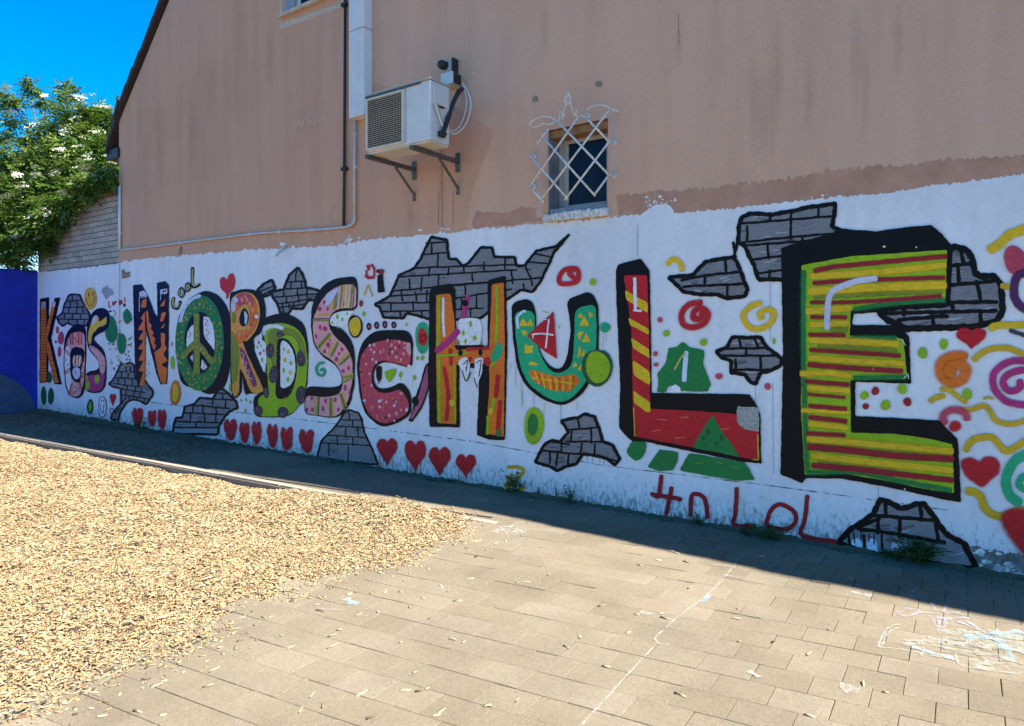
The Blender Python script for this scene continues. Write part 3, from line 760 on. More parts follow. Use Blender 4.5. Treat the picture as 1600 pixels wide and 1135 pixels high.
def poly(name, col, pts, lv=3, par=None, sm=0, soft=0, jit=.35, label=None):
    L = Lay(); L.poly(organic(PT(pts) if isinstance(pts, str) else pts, sm, jit), lv, soft); return L.make(name, col, par, soft > 0, label)
def strokes(name, col, w, items, lv=5, par=None, sm=1, soft=0, jit=.25, label=None, taper=0.0, joined=False):
    first = None; L = Lay()
    for it in ([items] if isinstance(items, str) else items):
        ww = w
        if isinstance(it, tuple): it, ww = it
        L.stroke(organic(PT(it), sm, jit, False), ww, lv, soft, taper)
        if not joined:
            o = L.make(name, col, par, soft > 0, label); first = first or o; L = Lay(); label = None
    return first or L.make(name, col, par, soft > 0, label)
def ell(cx, cy, rx, ry, rot=0.0, n=18, wob=.06):
    """ellipse in the current view's units"""
    ph = MR.uniform(0, 6); out = []
    for k in range(n):
        t = k / n * 2 * math.pi; m = 1 + wob * math.sin(2 * t + ph) + wob * .6 * math.sin(3 * t + 2 * ph)
        a, b = rx * m * math.cos(t), ry * m * math.sin(t)
        x, y = cx + a * math.cos(rot) - b * math.sin(rot), cy + a * math.sin(rot) + b * math.cos(rot)
        out.append((TR[0] + x / TR[2], TR[1] + y / TR[2]))
    return out
def dots(name, col, items, lv=6, par=None, soft=0, label=None, wob=.06):
    first = None
    for it in items:
        L = Lay(); cx, cy, rx, ry = (list(it) + [it[2]])[:4] if len(it) == 3 else it[:4]
        L.poly(ell(cx, cy, rx, ry, 0, 12 if rx / TR[2] < 5 else 22, wob), lv, soft)
        o = L.make(name, col, par, soft > 0, label); first = first or o; label = None
    return first
def scatter(n, box_, r, seed, inside=None):
    q = random.Random(seed); out = []; tries = 0
    while len(out) < n and tries < 4000:
        tries += 1; a, b = q.uniform(box_[0], box_[2]), q.uniform(box_[1], box_[3])
        if inside and not inside(a, b): continue
        if any(math.hypot(a - c[0], b - c[1]) < r * 2.6 for c in out): continue
        out.append((a, b, r * q.uniform(.7, 1.2), r * q.uniform(.9, 1.4)))
    return out
def inpoly(pts):
    P = [tuple(map(float, q.split(','))) for q in pts.split()]
    def f(x, y):
        c = False; j = len(P) - 1
        for i in range(len(P)):
            if (P[i][1] > y) != (P[j][1] > y) and x < (P[j][0] - P[i][0]) * (y - P[i][1]) / (P[j][1] - P[i][1]) + P[i][0]: c = not c
            j = i
        return c
    return f
def heart(cx, cy, w, h, n=26, tail=0.0):
    out = []
    for k in range(n):
        t = k / n * 2 * math.pi; x = 16 * math.sin(t) ** 3; y = 13 * math.cos(t) - 5 * math.cos(2 * t) - 2 * math.cos(3 * t) - math.cos(4 * t)
        out.append((TR[0] + (cx + x / 32 * w) / TR[2], TR[1] + (cy - (y + 2.5) / 29 * h) / TR[2]))
    return out
def tulip(cx, cy, w, h):
    P = [(-.5, -.22), (-.42, -.46), (-.24, -.5), (-.06, -.30), (.02, -.28), (.14, -.46), (.36, -.5), (.5, -.34), (.46, .0), (.34, .34), (.16, .5), (-.06, .48), (-.26, .34), (-.44, .08)]
    return catmull([(TR[0] + (cx + a * w * MR.uniform(.92, 1.06)) / TR[2], TR[1] + (cy + b * h * MR.uniform(.95, 1.05)) / TR[2]) for a, b in P], 3, True)
def outline_of(s): q = s.split(); return ' '.join(q + q[:1])
def patch(label, pts, lines, wl=3.2, wo=4.5, par=None, shine=(), lv=0):
    p = poly('painted_brick_patch', 'gray', pts, lv, par, 0, 0, .3, label)
    L = Lay(); q = organic(PT(pts), 0, .5); L.stroke(q + q[:2], wo * 1.25, lv + 1)
    L.make('outline', 'K', p)
    strokes('mortar_line', 'K', wl * 1.2, lines, lv + 1.5, p, 1, 0, .5)
    # dry brush strokes of a lighter grey
    P = PT(pts); ins = inpoly(' '.join(f'{a:.1f},{b:.1f}' for a, b in P)); xs = [a for a, b in P]; ys = [b for a, b in P]; W = wl
    keep = list(TR); view(); n = int((max(xs) - min(xs)) * (max(ys) - min(ys)) / (60 * W * W) + 6); k = 0; it = []
    for _ in range(400):
        if k >= min(n, 46): break
        a, b = MR.uniform(min(xs), max(xs)), MR.uniform(min(ys), max(ys)); l = MR.uniform(3, 8) * W * .8; s = MR.uniform(-.35, .1)
        if ins(a, b) and ins(a + l, b + s * l) and ins(a, b - 2) and ins(a, b + 2): it.append((f'{a:.1f},{b:.1f} {a + l * .5:.1f},{b + s * l * .4:.1f} {a + l:.1f},{b + s * l:.1f}', W * MR.uniform(.3, 1.0))); k += 1
    for q_ in it:
        L = Lay(); L.stroke(organic(PT(q_[0]), 1, .3, False), q_[1] * .4, lv + .5, q_[1] * 1.0, .5); o = L.make('brush_mark', MR.choice(['grayb', 'grayb', 'lgray', 'grayd']), p, True)
    view(*keep)
    return p
def drips(name, col, items, lv, par):
    for a, b, ln, w in items:
        L = Lay(); L.stroke(organic([(a, b), (a + MR.uniform(-.4, .4), b + ln * .5), (a + MR.uniform(-.4, .4), b + ln)], 0, .1, False), w, lv, 0, .5); L.make(name, col, par)
H_, G_ = house, gw
# ---- grey painted brick patches -------------------------------------------------
view(*VA)
patch('small grey brick patch between the letters K and S', '280,246 348,246 375,318 412,372 405,412 384,446 300,440 268,424 240,446 214,426 200,388 236,364 252,300',
      ['262,286 356,282', '246,328 378,324', '226,366 402,366', '206,402 404,404', '300,250 300,286', '330,286 332,326', '286,288 286,328', '280,328 278,366', '326,328 328,366', '366,326 368,366', '250,368 250,404', '300,368 300,404', '352,368 352,404', '276,406 278,430', '330,406 330,440', '374,406 372,440'], 1.5, 2.2, G_)
view(*VA)
patch('grey brick patch under the N, narrowing to a foot', '530,810 558,790 590,718 612,680 634,690 664,676 690,690 700,780 760,790 812,860 808,882 796,905 766,942 726,918 680,912 640,930 624,956 604,990 590,1042 545,1036 552,1000 612,930 606,842 560,832',
      ['586,732 692,736', '572,772 700,778', '560,808 730,832', '606,842 760,868', '612,880 790,906', '640,690 640,734', '668,700 668,738', '612,734 612,772', '654,738 654,776', '590,774 590,812', '634,776 634,818', '680,780 680,826', '650,824 650,850', '700,832 700,860', '740,840 740,866', '640,850 640,884', '690,862 690,896', '730,868 730,900', '660,886 660,912', '710,898 710,914', '756,904 754,930', '570,1000 606,960', '606,940 640,900'], 1.6, 2.4, H_)
view(*VB)
bpO = patch('grey brick patch below the letter O, tapering to the paving', '356,1088 360,1040 376,990 412,990 430,922 482,910 520,866 596,876 648,806 688,836 742,888 752,930 710,948 672,982 640,1040 632,1092 500,1090',
      ['522,868 740,884', '470,912 700,934', '430,960 690,972', '376,1012 650,1020', '360,1050 640,1050', '640,838 690,842', '660,838 664,872', '600,876 600,922', '680,884 676,926', '540,912 542,958', '620,926 622,968', '480,912 480,960', '550,962 552,1018', '464,962 462,1012', '620,972 620,1020', '500,1016 500,1048'], 2.0, 3.0, H_, ('400,1075 600,1080', '380,1062 560,1068'))
poly('wash', 'steelb', '362,1056 640,1060 632,1086 500,1088 360,1086', .7, bpO, 0, 2)
view()
bpS = patch('grey brick patch standing on the paving below the second S', '497,714 502,690 516,676 530,660 538,646 546,640 560,645 566,655 570,676 580,696 592,726 545,722',
      ['532,656 566,657', '526,666 568,668', '512,680 572,684', '502,692 578,696', '546,643 547,657', '552,658 552,668', '541,668 541,682', '560,668 561,683', '528,682 528,695', '552,683 553,696', '515,694 515,712', '545,697 545,720'], 1.6, 2.4, H_, ('510,706 570,714', '506,702 530,704'))
view(*VC)
patch('grey brick patch above the letter D with a pointed top', '345,160 366,112 418,74 436,100 460,150 466,196 520,205 552,216 530,276 482,270 440,326 380,322 356,356 310,350 290,292 262,256 256,222 330,206',
      ['350,160 460,156', '338,204 466,196', '262,256 530,230', '288,296 500,264', '300,318 450,296', '408,86 402,158', '440,160 438,200', '376,160 372,204', '330,208 332,252', '412,200 414,246', '470,200 474,240', '346,252 350,292', '420,246 424,284', '470,240 480,270', '322,296 330,350', '390,290 384,322', '362,292 364,318'], 2.0, 3.4, H_, ('370,130 400,100', '340,230 400,222'))
patch('small grey stone shard left of the patch above the D', '164,216 214,168 258,146 280,200 250,220 240,240 200,250 186,226', ['190,216 272,184', '200,238 250,216'], 2.0, 3.6, H_)
view()
patch('big grey brick patch behind the letter H with a long pointed tail', '586,477 611,462 624,431 648,420 658,405 674,371 699,375 702,405 714,405 724,417 735,409 752,387 769,387 773,402 805,402 808,416 821,415 839,392 869,386 891,366 867,394 847,437 833,457 815,453 795,467 752,497 706,500 668,498 637,489 630,498 600,496 594,480',
      ['667,380 700,379', '661,398 702,395', '646,419 806,414', '624,433 808,422', '616,455 850,434', '610,463 680,459', '592,474 674,473', '596,487 672,486', '700,446 780,440', '704,468 800,452', '706,484 756,482',
       '676,380 675,396', '685,397 685,418', '672,420 671,432', '702,417 701,430', '726,414 726,426', '757,410 758,425', '640,436 642,454', '660,434 659,455', '686,430 686,446', '738,428 740,440', '628,456 630,470', '650,456 652,470', '668,455 668,471', '612,474 612,486', '646,472 647,486', '626,488 627,497', '660,487 660,497', '728,444 728,460', '745,462 746,482', '722,468 722,484', '790,404 790,420', '822,416 828,432', '834,396 860,402', '826,410 858,412', '800,424 802,444', '830,432 832,446', '818,444 820,452', '700,486 700,498', '736,484 736,496'],
      2.3, 3.6, H_, ('680,412 696,408', '690,426 716,424', '640,446 654,444', '600,480 640,482', '830,402 846,400', '740,394 756,392', '660,424 690,422', '806,430 830,426'))
patch('small grey brick patch below the letter U', '837,722 851,695 862,688 876,691 889,675 878,658 896,653 905,653 914,647 930,651 936,668 943,690 958,696 969,716 962,727 948,716 930,712 911,709 902,725 884,729 872,736 858,728',
      ['889,672 936,668', '886,690 944,690', '860,690 890,694', '850,704 876,706', '862,706 910,710', '904,654 906,670', '894,672 893,690', '924,669 925,692', '878,690 878,704', '910,692 908,708', '860,706 860,724', '872,708 870,728', '890,708 888,728', '930,694 930,712', '934,711 962,720'], 2.6, 4.2, H_, ('912,660 926,660', '896,680 914,682'))
patch('grey brick patch with a step above the left of the letter E', '1155,353 1160,340 1172,334 1206,336 1240,330 1266,324 1306,319 1301,355 1322,364 1290,372 1262,380 1250,404 1240,437 1220,437 1186,437 1178,414 1164,385 1154,379',
      ['1158,350 1304,338', '1157,380 1226,372 1322,364', '1166,384 1300,374', '1176,406 1240,398', '1182,428 1240,420', '1204,338 1204,346', '1237,332 1236,350', '1280,324 1279,340', '1168,354 1168,378', '1236,350 1236,374', '1200,382 1201,404', '1203,422 1203,436', '1254,374 1254,392'], 3.2, 5.6, H_, ('1176,362 1226,354', '1260,352 1282,346', '1210,392 1236,386', '1186,414 1218,412', '1170,344 1196,341'))
patch('pointed grey brick patch left of the E, shaped like an arrow head', '1046,434 1084,430 1093,419 1104,409 1122,406 1146,402 1153,412 1159,427 1163,440 1169,452 1164,463 1150,465 1136,467 1122,460 1107,461 1093,460 1080,458 1069,457 1062,449 1054,442',
      ['1066,438 1110,430 1158,425', '1068,448 1164,444', '1134,406 1135,428', '1102,430 1102,446', '1137,446 1137,462', '1146,380 1150,402'], 3.6, 5.2, H_, ('1106,418 1126,414', '1080,452 1120,450', '1112,438 1140,434'))
strokes('link_line', 'K', 5.0, ['1154,376 1150,390 1147,404'], 1, H_)
patch('small grey brick patch touching the left side of the letter E', '1120,550 1136,543 1145,527 1165,528 1188,527 1199,543 1222,561 1221,570 1204,580 1188,583 1182,600 1173,598 1165,585 1143,583 1143,564 1128,559',
      ['1134,545 1200,544', '1128,556 1216,556', '1150,562 1150,580', '1156,530 1158,544', '1180,530 1186,544', '1166,545 1166,556', '1189,558 1189,580', '1146,578 1204,578'], 3.4, 5.0, H_, ('1156,566 1180,566', '1148,550 1164,548'))
patch('grey brick patch beside the right edge of the letter E', '1483,392 1492,386 1511,391 1519,405 1524,427 1532,433 1552,431 1564,445 1567,486 1556,503 1519,511 1453,513 1418,514 1386,500 1373,486 1400,480 1478,476',
      ['1484,416 1516,412', '1484,446 1552,440', '1482,473 1558,472', '1380,490 1556,486', '1500,388 1506,412', '1497,416 1498,440', '1526,440 1533,472', '1488,474 1489,486', '1413,482 1412,492', '1458,494 1458,510', '1532,490 1532,506', '1404,500 1480,494'], 5.2, 8.2, H_, ('1500,456 1522,452', '1400,500 1450,504', '1496,482 1530,478', '1470,500 1520,498'))
pb = patch('large grey brick patch with drips at the foot of the E, partly behind weeds', '1310,848 1324,831 1346,816 1364,804 1370,792 1376,780 1392,786 1408,794 1422,792 1432,787 1444,787 1459,807 1468,820 1478,834 1508,850 1516,868 1527,888 1480,884 1400,870 1350,862',
      ['1366,805 1462,813', '1340,826 1400,834 1476,848', '1384,786 1384,806', '1438,788 1440,810', '1372,806 1372,832', '1406,812 1406,838', '1462,812 1466,844', '1346,822 1374,810'], 5.0, 7.0, H_, ('1390,796 1430,800', '1380,816 1402,820', '1418,824 1456,832'))
strokes('drip', 'K', 3.4, [('1326,834 1330,862', 4), ('1350,836 1352,864', 4), ('1378,836 1379,868', 3.4), ('1506,852 1522,880', 8), ('1334,832 1336,848', 2), ('1366,834 1366,850', 2), ('1358,834 1358,846', 2), ('1346,830 1346,842', 2)], 2.2, pb, 0)
strokes('wash', 'sky', 14, ['1338,848 1342,862', '1362,848 1364,866', '1400,854 1440,864'], .9, pb, 0, 3)

# ---- letters on the garden wall --------------------------------------------------
view(*VA)
k = poly('painted_letter', 'K', '94,274 152,262 152,392 188,268 224,264 166,520 234,816 186,814 150,650 142,802 92,806', 3, G_, 0, 0, .3, 'narrow orange letter K with brown stripes')
poly('stem', 'org', '103,292 134,288 137,795 97,799', 4, k); poly('upper_arm', 'org', '176,290 198,290 152,482 138,540 136,470', 4, k); poly('lower_arm', 'org', '137,510 154,548 216,804 190,806 138,590', 4.5, k)
poly('worn_tip', 'lgray', '104,292 133,290 131,330 104,334', 5, k); poly('worn_tip', 'lil', '180,290 197,291 190,320 176,330', 5, k)
strokes('stripe', 'brown', 1.3, [f'98,{y} 135,{y + MR.uniform(-4, 4):.0f}' for y in range(352, 792, 19)] + [f'{140 + (y - 560) * .22:.0f},{y} {158 + (y - 560) * .22:.0f},{y + 6}' for y in range(590, 790, 34)] + ['168,350 186,362', '158,390 178,400', '150,430 166,444'], 5.5, k, 0)
CAP[0] = 4.5
k = poly('painted_letter', 'K', '248,560 252,525 268,482 300,446 332,428 384,440 390,580 380,850 348,908 284,892 258,838 244,700', 3, G_, 0, 0, .3, 'cream letter a with red radiating stripes')
poly('face', 'pink', '260,560 290,492 338,480 378,490 382,600 374,800 352,880 322,896 286,882 263,822 251,690', 4, k, 0)
poly('face_pale', 'W', '252,600 276,560 290,600 286,740 300,800 284,870 264,822 252,690', 4.5, k)
strokes('stripe', 'dred', 1.5, ['284,500 294,560', '304,488 306,560', '340,482 340,560', '362,486 360,560', '250,590 290,620', '248,742 288,710', '296,810 280,880', '350,790 360,850', '355,740 380,745', '354,764 380,770'], 5, k, 0)
strokes('stripe', 'org', 1.6, ['294,494 300,560', '350,482 350,560', '250,604 288,634', '250,756 290,724', '302,812 290,884', '342,800 350,860', '326,484 324,560', '356,752 378,758'], 5, k, 0)
dots('fleck', 'K', [(270, 560, 4, 5), (262, 660, 4, 5), (272, 690, 4, 5), (316, 520, 4, 5), (330, 540, 4, 5), (318, 830, 4, 5), (322, 860, 4, 5), (310, 870, 4, 5), (370, 640, 4, 5), (366, 700, 4, 5), (268, 740, 4, 5), (334, 840, 4, 5)], 5.5, k)
poly('counter_edge', 'K', '290,612 324,576 374,598 376,660 360,700 356,780 346,802 312,792 290,742', 6, k, 1)
poly('counter_stripes', 'salmon', '302,634 366,626 358,702 304,702', 6.5, k); strokes('stripe', 'W', 1.4, ['314,636 312,700', '334,632 332,700', '352,632 346,700'], 7, k, 0); strokes('stripe', 'brown', 1.2, ['322,636 322,700', '344,630 338,700'], 7, k, 0)
poly('counter', 'lil', '303,708 352,705 351,772 322,786 303,752', 7, k, 0); strokes('mark', 'K', 1, ['322,730 324,748'], 7.5, k, 0)
k = poly('painted_letter', 'K', '394,440 404,402 434,346 480,327 534,345 538,440 512,476 456,498 432,530 506,600 518,700 516,790 500,852 460,872 400,866 378,842 386,735 468,722 468,664 400,594 390,486', 3, G_, 0, 0, .3, 'small letter s with a yellow head and a magenta foot')
poly('face_yellow', 'yel', '404,566 400,484 418,440 430,384 462,374 472,400 468,420 500,402 516,380 520,430 494,446 462,452 450,476 428,490 420,560', 4, k)
poly('face_pink', 'pink', '418,562 480,604 510,650 510,744 474,746 470,658 404,584', 4, k, 0)
poly('face_magenta', 'mag', '384,762 474,748 510,744 494,842 450,862 400,856 380,822', 4, k, 0)
dots('blob', 'lime', [(458, 782, 18, 26), (398, 820, 16, 30), (392, 770, 8, 14)], 5, k)
strokes('stitch', 'mauve', 1.1, ['430,570 424,582', '446,584 440,596', '464,598 458,610', '484,622 476,634', '492,660 482,668', '494,694 484,700'], 5, k, 0)
poly('highlight', 'lil', '424,420 440,380 462,374 452,420 430,440', 5, k, 0)
# ---- small signs between them ----------------------------------------------------
sm = poly('painted_smiley', 'yel', ell(415, 272, 36, 66), 3, G_, 0, 1.5, .3, 'yellow smiling face with a red grin')
strokes('grin', 'red', 1.2, ['388,270 400,310 418,316 434,300 444,262'], 4, sm); dots('eye', 'red', [(405, 245, 5, 14), (432, 240, 5, 14)], 4, sm); strokes('rim', 'ocher', 1.0, ['380,262 384,320 412,340 440,320 450,260 440,214 410,204 384,224 380,262'], 4, sm)
poly('painted_blot', 'lgray', '484,204 512,196 518,180 526,206 556,210 560,250 536,252 512,284 504,250 488,236', 3, G_, 0, 0, .4)
strokes('painted_scribble', 'red', 1.3, ['532,290 532,326 544,322', '556,292 562,304 568,292', '596,282 606,300 612,280', '632,264 634,292'], 3, G_); dots('painted_dot', 'red', [(562, 305, 9, 11), (606, 296, 12, 14), (556, 296, 5, 6)], 3.4, G_); dots('painted_dot', 'K', [(630, 312, 7, 12), (575, 292, 4, 8), (600, 310, 4, 5)], 3.8, G_)
dots('painted_blob', 'grn', [(546, 468, 36, 82), (612, 556, 26, 58), (648, 386, 22, 42)], 3, G_, 2.2)
dots('painted_blob', 'rose', [(205, 470, 7, 22), (228, 522, 17, 40), (218, 608, 9, 32), (196, 545, 5, 8)], 3, G_, 1.2)
dots('painted_blob', 'dgrn', [(118, 886, 15, 56), (164, 890, 17, 50), (152, 770, 16, 36)], 2.6, G_, 1.5)
for cname, sd in (('K', 1), ('purp', 2), ('lime', 3), ('org', 4)):
    dots('painted_dots', cname, scatter(16, (530, 340, 680, 740), 5, sd), 2.4, G_)
bx = poly('painted_oval', 'dgrn', ell(413, 955, 19, 48), 3, G_, 0, 1, .3, 'green oval with a lighter core low on the wall'); dots('core', 'lime', [(414, 955, 9, 30)], 4, bx)
sm = poly('painted_smiley', 'W', ell(492, 958, 26, 66), 3, G_, 0, 0, .3, 'white oval face outlined in red'); strokes('rim', 'red', 1.1, ['468,950 474,1005 492,1024 510,1000 516,950 508,905 492,892 474,906 468,950'], 4, sm); strokes('grin', 'dred', 1.0, ['478,940 482,985 494,990 502,940 500,960 496,1000'], 4, sm); dots('eye', 'K', [(486, 920, 3, 8), (500, 918, 3, 8)], 4, sm)
poly('painted_heart', 'red', heart(557, 912, 36, 74), 3, H_, 0, 1.0, .2, 'small red heart beside the outlined oval face'); strokes('painted_loop', 'red', 1.2, ['540,1000 540,970 556,968 560,990 548,1010 540,1030'], 3, G_)

CAP[0] = 1.0
# ---- letters on the house wall -----------------------------------------------------
view(*VB)
k = poly('painted_letter', 'K', '112,180 166,174 204,244 246,352 262,372 259,166 310,154 333,182 332,420 328,640 320,786 280,786 255,718 191,452 186,796 140,796 124,640', 3, H_, 0, 0, .3, 'black letter N with orange zigzag teeth')
poly('zigzag', 'org', '162,316 170,270 198,262 194,316', 4, k); 
poly('zigzag', 'org', '187,340 188,480 187,640 186,794 150,794 178,708 146,706 178,642 146,640 178,574 143,572 178,516 146,512 180,456 143,452 178,392 158,386', 4, k)
poly('zigzag', 'org', '194,336 208,340 212,404 230,430 220,446 244,470 230,486 252,508 240,534 258,546 244,582 226,540 214,490 200,440', 4, k)
poly('zigzag', 'org', '313,262 306,306 276,310', 4, k); poly('zigzag', 'org', '316,344 300,400 280,404 288,346', 4, k); poly('zigzag', 'org', '310,410 302,440 282,446', 4, k)
poly('zigzag', 'org', '284,472 310,474 308,540 322,566 298,600 326,640 284,666 322,688 315,780 286,780 262,690 246,590 288,556', 4, k)
poly('worn_tip', 'lil', '156,220 184,212 204,246 156,248', 5, k); poly('worn_tip', 'lil', '282,206 326,200 324,232 284,236', 5, k)
strokes('edge_line', 'sky', 1.0, ['155,222 152,340', '283,210 283,270', '160,254 200,250'], 5, k, 0); dots('mark', 'K', [(300, 218, 6, 8), (314, 214, 5, 7)], 5.5, k)
for q_, f_, w_, v_, lab in (('362,258 354,290 366,318 386,318 400,284', '362,262 356,290 368,312 384,312 396,290', 5.0, 2.4, 'first small yellow bubble letter, a C'), ('400,206 396,236 412,250 424,226 412,200 400,206', '401,212 398,234 412,244 421,226 412,206 401,212', 4.4, 2.0, 'second small yellow bubble letter, an O'),
        ('440,176 438,204 450,214 460,192 450,170 440,176', '441,182 440,202 450,208 457,192 450,176 441,182', 4.2, 1.9, 'third small yellow bubble letter, an O'), ('476,78 478,184 516,178', '477,86 480,178 510,174', 5.0, 2.4, 'last small yellow bubble letter, a tall L')):
    cl_ = strokes('painted_letter', 'K', w_, q_, 3, H_, 1, 0, .2, lab); strokes('face', 'khaki', v_, f_, 4, cl_)
poly('painted_heart', 'red', '646,168 650,140 668,132 688,146 700,116 724,112 736,150 728,196 700,232 694,258 684,258 682,230 656,204', 3, H_, 1, 1.0, .3, 'tall red heart above the letters O and R')
o_ = poly('painted_letter', 'K', [p for p in (PT('386,400 408,340 452,268 520,226 570,216 630,240 680,300 706,380 712,520 706,680 676,790 620,838 560,842 500,810 440,796 400,750 384,640 374,520'))], 3, H_, 1, 0, .3, 'green letter O painted as a peace sign with yellow dots')
poly('ring', 'grn', ell(522, 533, 146, 296, 0, 30, .02), 4, o_, 1)
poly('ring_hollow', 'K', ell(524, 530, 96, 184, 0, 24, .02), 5, o_, 1)
poly('counter', 'W', '446,470 470,430 484,420 486,520 440,560', 5.5, o_); poly('counter', 'W', '546,370 576,374 604,420 616,520 612,580 556,500 546,480', 5.5, o_); poly('counter', 'W', '530,690 536,630 570,680 552,700', 5.5, o_); poly('counter', 'lil', '462,620 480,600 482,650', 5.5, o_)
strokes('scribble', 'rose', 1.0, ['556,384 572,400 556,416 570,430', '560,450 580,470 560,490 580,510', '456,460 470,480 456,500', '540,650 556,670 544,690'], 6, o_)
poly('peace_bar', 'olive', '486,352 520,350 524,722 486,724', 6.5, o_); strokes('peace_bar', 'olive', 9.0, ['504,520 424,612', '506,530 596,646'], 6.8, o_, 0)
io = lambda a, b: .72 < ((a - 522) / 146) ** 2 + ((b - 533) / 296) ** 2 < .93 or 0.50 < ((a - 522) / 146) ** 2 + ((b - 533) / 296) ** 2 < .93
dots('spot', 'olive', scatter(64, (376, 240, 668, 830), 9, 12, io), 7, o_); dots('spot_core', 'khaki', scatter(26, (376, 240, 668, 830), 5, 14, io), 7.5, o_)
dots('spot', 'lorg', [(504, 370 + 38 * q, 5, 6) for q in range(9)] + [(480 - 18 * q, 560 + 22 * q, 5, 6) for q in range(3)] + [(530 + 22 * q, 570 + 24 * q, 5, 6) for q in range(3)], 7.5, o_)
strokes('highlight', 'sky', 4.4, ['404,400 430,320 474,268 522,244'], 7.5, o_, 1, 1.0)
view()
dots('painted_oval', 'lime', [(270.5, 567, 3.2, 10)], 3, H_, .8); dots('painted_dot', 'org', [(269.5, 538, 1, 4)], 3, H_)
ov = poly('painted_oval', 'org', ell(275, 614, 8, 18.5), 3, H_, 0, 1.6, .2, 'orange oval with a yellow core below the N'); dots('core', 'yel', [(275, 614, 4.6, 13.5)], 4, ov, .8)
dots('painted_dots', 'lime', scatter(9, (227, 520, 244, 590), 1.3, 8), 2.6, H_)

view(*VC)
k = poly('painted_letter', 'K', '2,250 30,220 84,204 150,210 206,256 220,380 190,470 146,530 226,738 216,836 130,842 92,838 76,724 70,836 12,842 2,500', 3, H_, 1, 0, .3, 'orange letter R with a purple zigzag leg')
poly('face', 'lorg', '8,300 30,246 84,222 140,236 178,290 184,370 164,448 112,518 84,540 196,790 206,826 136,832 66,690 58,826 18,832 10,500', 4, k, 1)
poly('face_orange', 'org', '60,250 110,240 150,270 168,340 156,430 112,490 70,530 30,520 50,470 110,450 130,390 120,310 90,290 54,320 20,360 30,280', 4.5, k, 1, 2.0)
poly('face_green', 'olive', '14,460 50,540 56,640 40,760 18,780 12,600', 4.5, k, 0, 2.5)
poly('face_rose', 'rose', '50,250 90,232 130,250 140,300 96,286 60,300', 4.8, k, 1, 2.5)
dots('spot', 'salmon', [(76, 268, 9, 14), (108, 270, 8, 14), (124, 296, 10, 18), (96, 250, 8, 10), (140, 330, 9, 16), (120, 440, 10, 14), (60, 480, 10, 14), (90, 470, 8, 12)], 5, k); dots('spot', 'rose', [(150, 380, 8, 12), (130, 420, 7, 12), (104, 490, 7, 12)], 5, k)
dots('spot', 'olive', [(26, 380, 12, 30), (34, 560, 8, 20), (30, 660, 10, 24)], 5, k, 1.5)
dots('highlight', 'lil', [(24, 310, 12, 30), (36, 270, 12, 16)], 5.2, k, 2.5); dots('highlight', 'W', [(164, 372, 11, 12)], 5.2, k)
poly('counter_edge', 'K', ell(90, 378, 29, 54), 6, k, 1); poly('counter', 'sky', '92,336 108,360 110,396 98,420 92,380', 6.5, k, 1)
poly('leg_panel', 'purp', '60,556 92,580 170,790 146,806 120,740 70,612', 5, k); strokes('zigzag', 'rose', 1.7, ['64,570 96,600 74,620 112,650 88,668 128,700 104,716 146,740 122,760 162,778 146,800'], 5.5, k, 0); strokes('zigzag', 'lil', .9, ['70,590 92,610 80,640 104,660 96,690 124,710 112,740 146,756'], 5.8, k, 0)
CAP[0] = 5
k = poly('painted_letter', 'K', '212,376 300,350 380,362 440,400 466,450 482,560 476,780 440,900 372,978 260,990 156,984 144,930 148,850 214,838 228,720 196,590 200,450', 3.2, H_, 0, 0, .3, 'olive green letter D with grey spotted balls')
poly('face', 'lime', '200,452 214,420 330,408 420,446 464,520 478,650 466,800 440,896 382,964 272,984 172,978 176,860 240,836 230,700 226,560', 4.2, k, 0)
poly('face_olive', 'olive', '236,470 330,440 420,470 456,560 462,680 440,640 424,520 380,480 330,480 290,500 284,700 260,640', 4.5, k, 0, 3)
poly('painted_gap', 'W', '146,560 180,510 222,524 226,640 216,728', 4.6, k); dots('dot', 'rose', [(180, 530, 7, 12), (188, 596, 8, 12), (210, 580, 6, 10)], 5, k); dots('dot', 'lime', [(170, 558, 6, 10), (200, 636, 8, 14), (192, 550, 5, 9)], 5, k)
poly('counter_edge', 'K', '292,500 360,506 404,580 414,660 406,760 376,850 338,876 280,872', 5, k, 0); poly('counter', 'W', '313,512 360,530 400,606 404,720 384,780 350,806 311,810', 5.5, k, 0)
dots('dot', 'lime', [(334, 570, 6, 12), (376, 656, 9, 14), (332, 700, 8, 16), (358, 756, 10, 16)], 6, k); dots('dot', 'yel', [(360, 588, 9, 13), (340, 636, 10, 16), (372, 714, 10, 16)], 6, k)
bl_ = [(248, 580, 22, 46), (270, 726, 26, 52), (436, 630, 23, 48), (436, 850, 26, 56), (326, 956, 34, 30), (176, 946, 28, 28), (224, 836, 19, 30), (310, 478, 20, 18)]
dots('ball', 'dgray', bl_, 5.2, k, 1.2); dots('ball_speckle', 'mauve', [(a + MR.uniform(-.6, .6) * c, b + MR.uniform(-.7, .7) * d, 3, 4) for a, b, c, d in bl_ for _ in range(9)], 5.8, k)
dots('fleck', 'org', scatter(26, (236, 440, 470, 960), 3, 33, inpoly('236,470 330,440 420,470 470,560 462,800 420,920 200,960 240,840')), 5.0, k)
strokes('highlight', 'W', 5.0, ['214,450 240,434 290,432 322,442'], 5.6, k, 1, 1.2); poly('highlight', 'sky', '204,440 222,420 220,480 206,490', 5.4, k, 0, 2)
dots('painted_dots', 'lime', [(70, 882, 4, 9), (98, 880, 5, 10), (126, 894, 6, 12), (94, 950, 6, 16)], 3, H_); dots('painted_dots', 'lime', [(702 - 700, 806, 8, 26)], 3, H_)
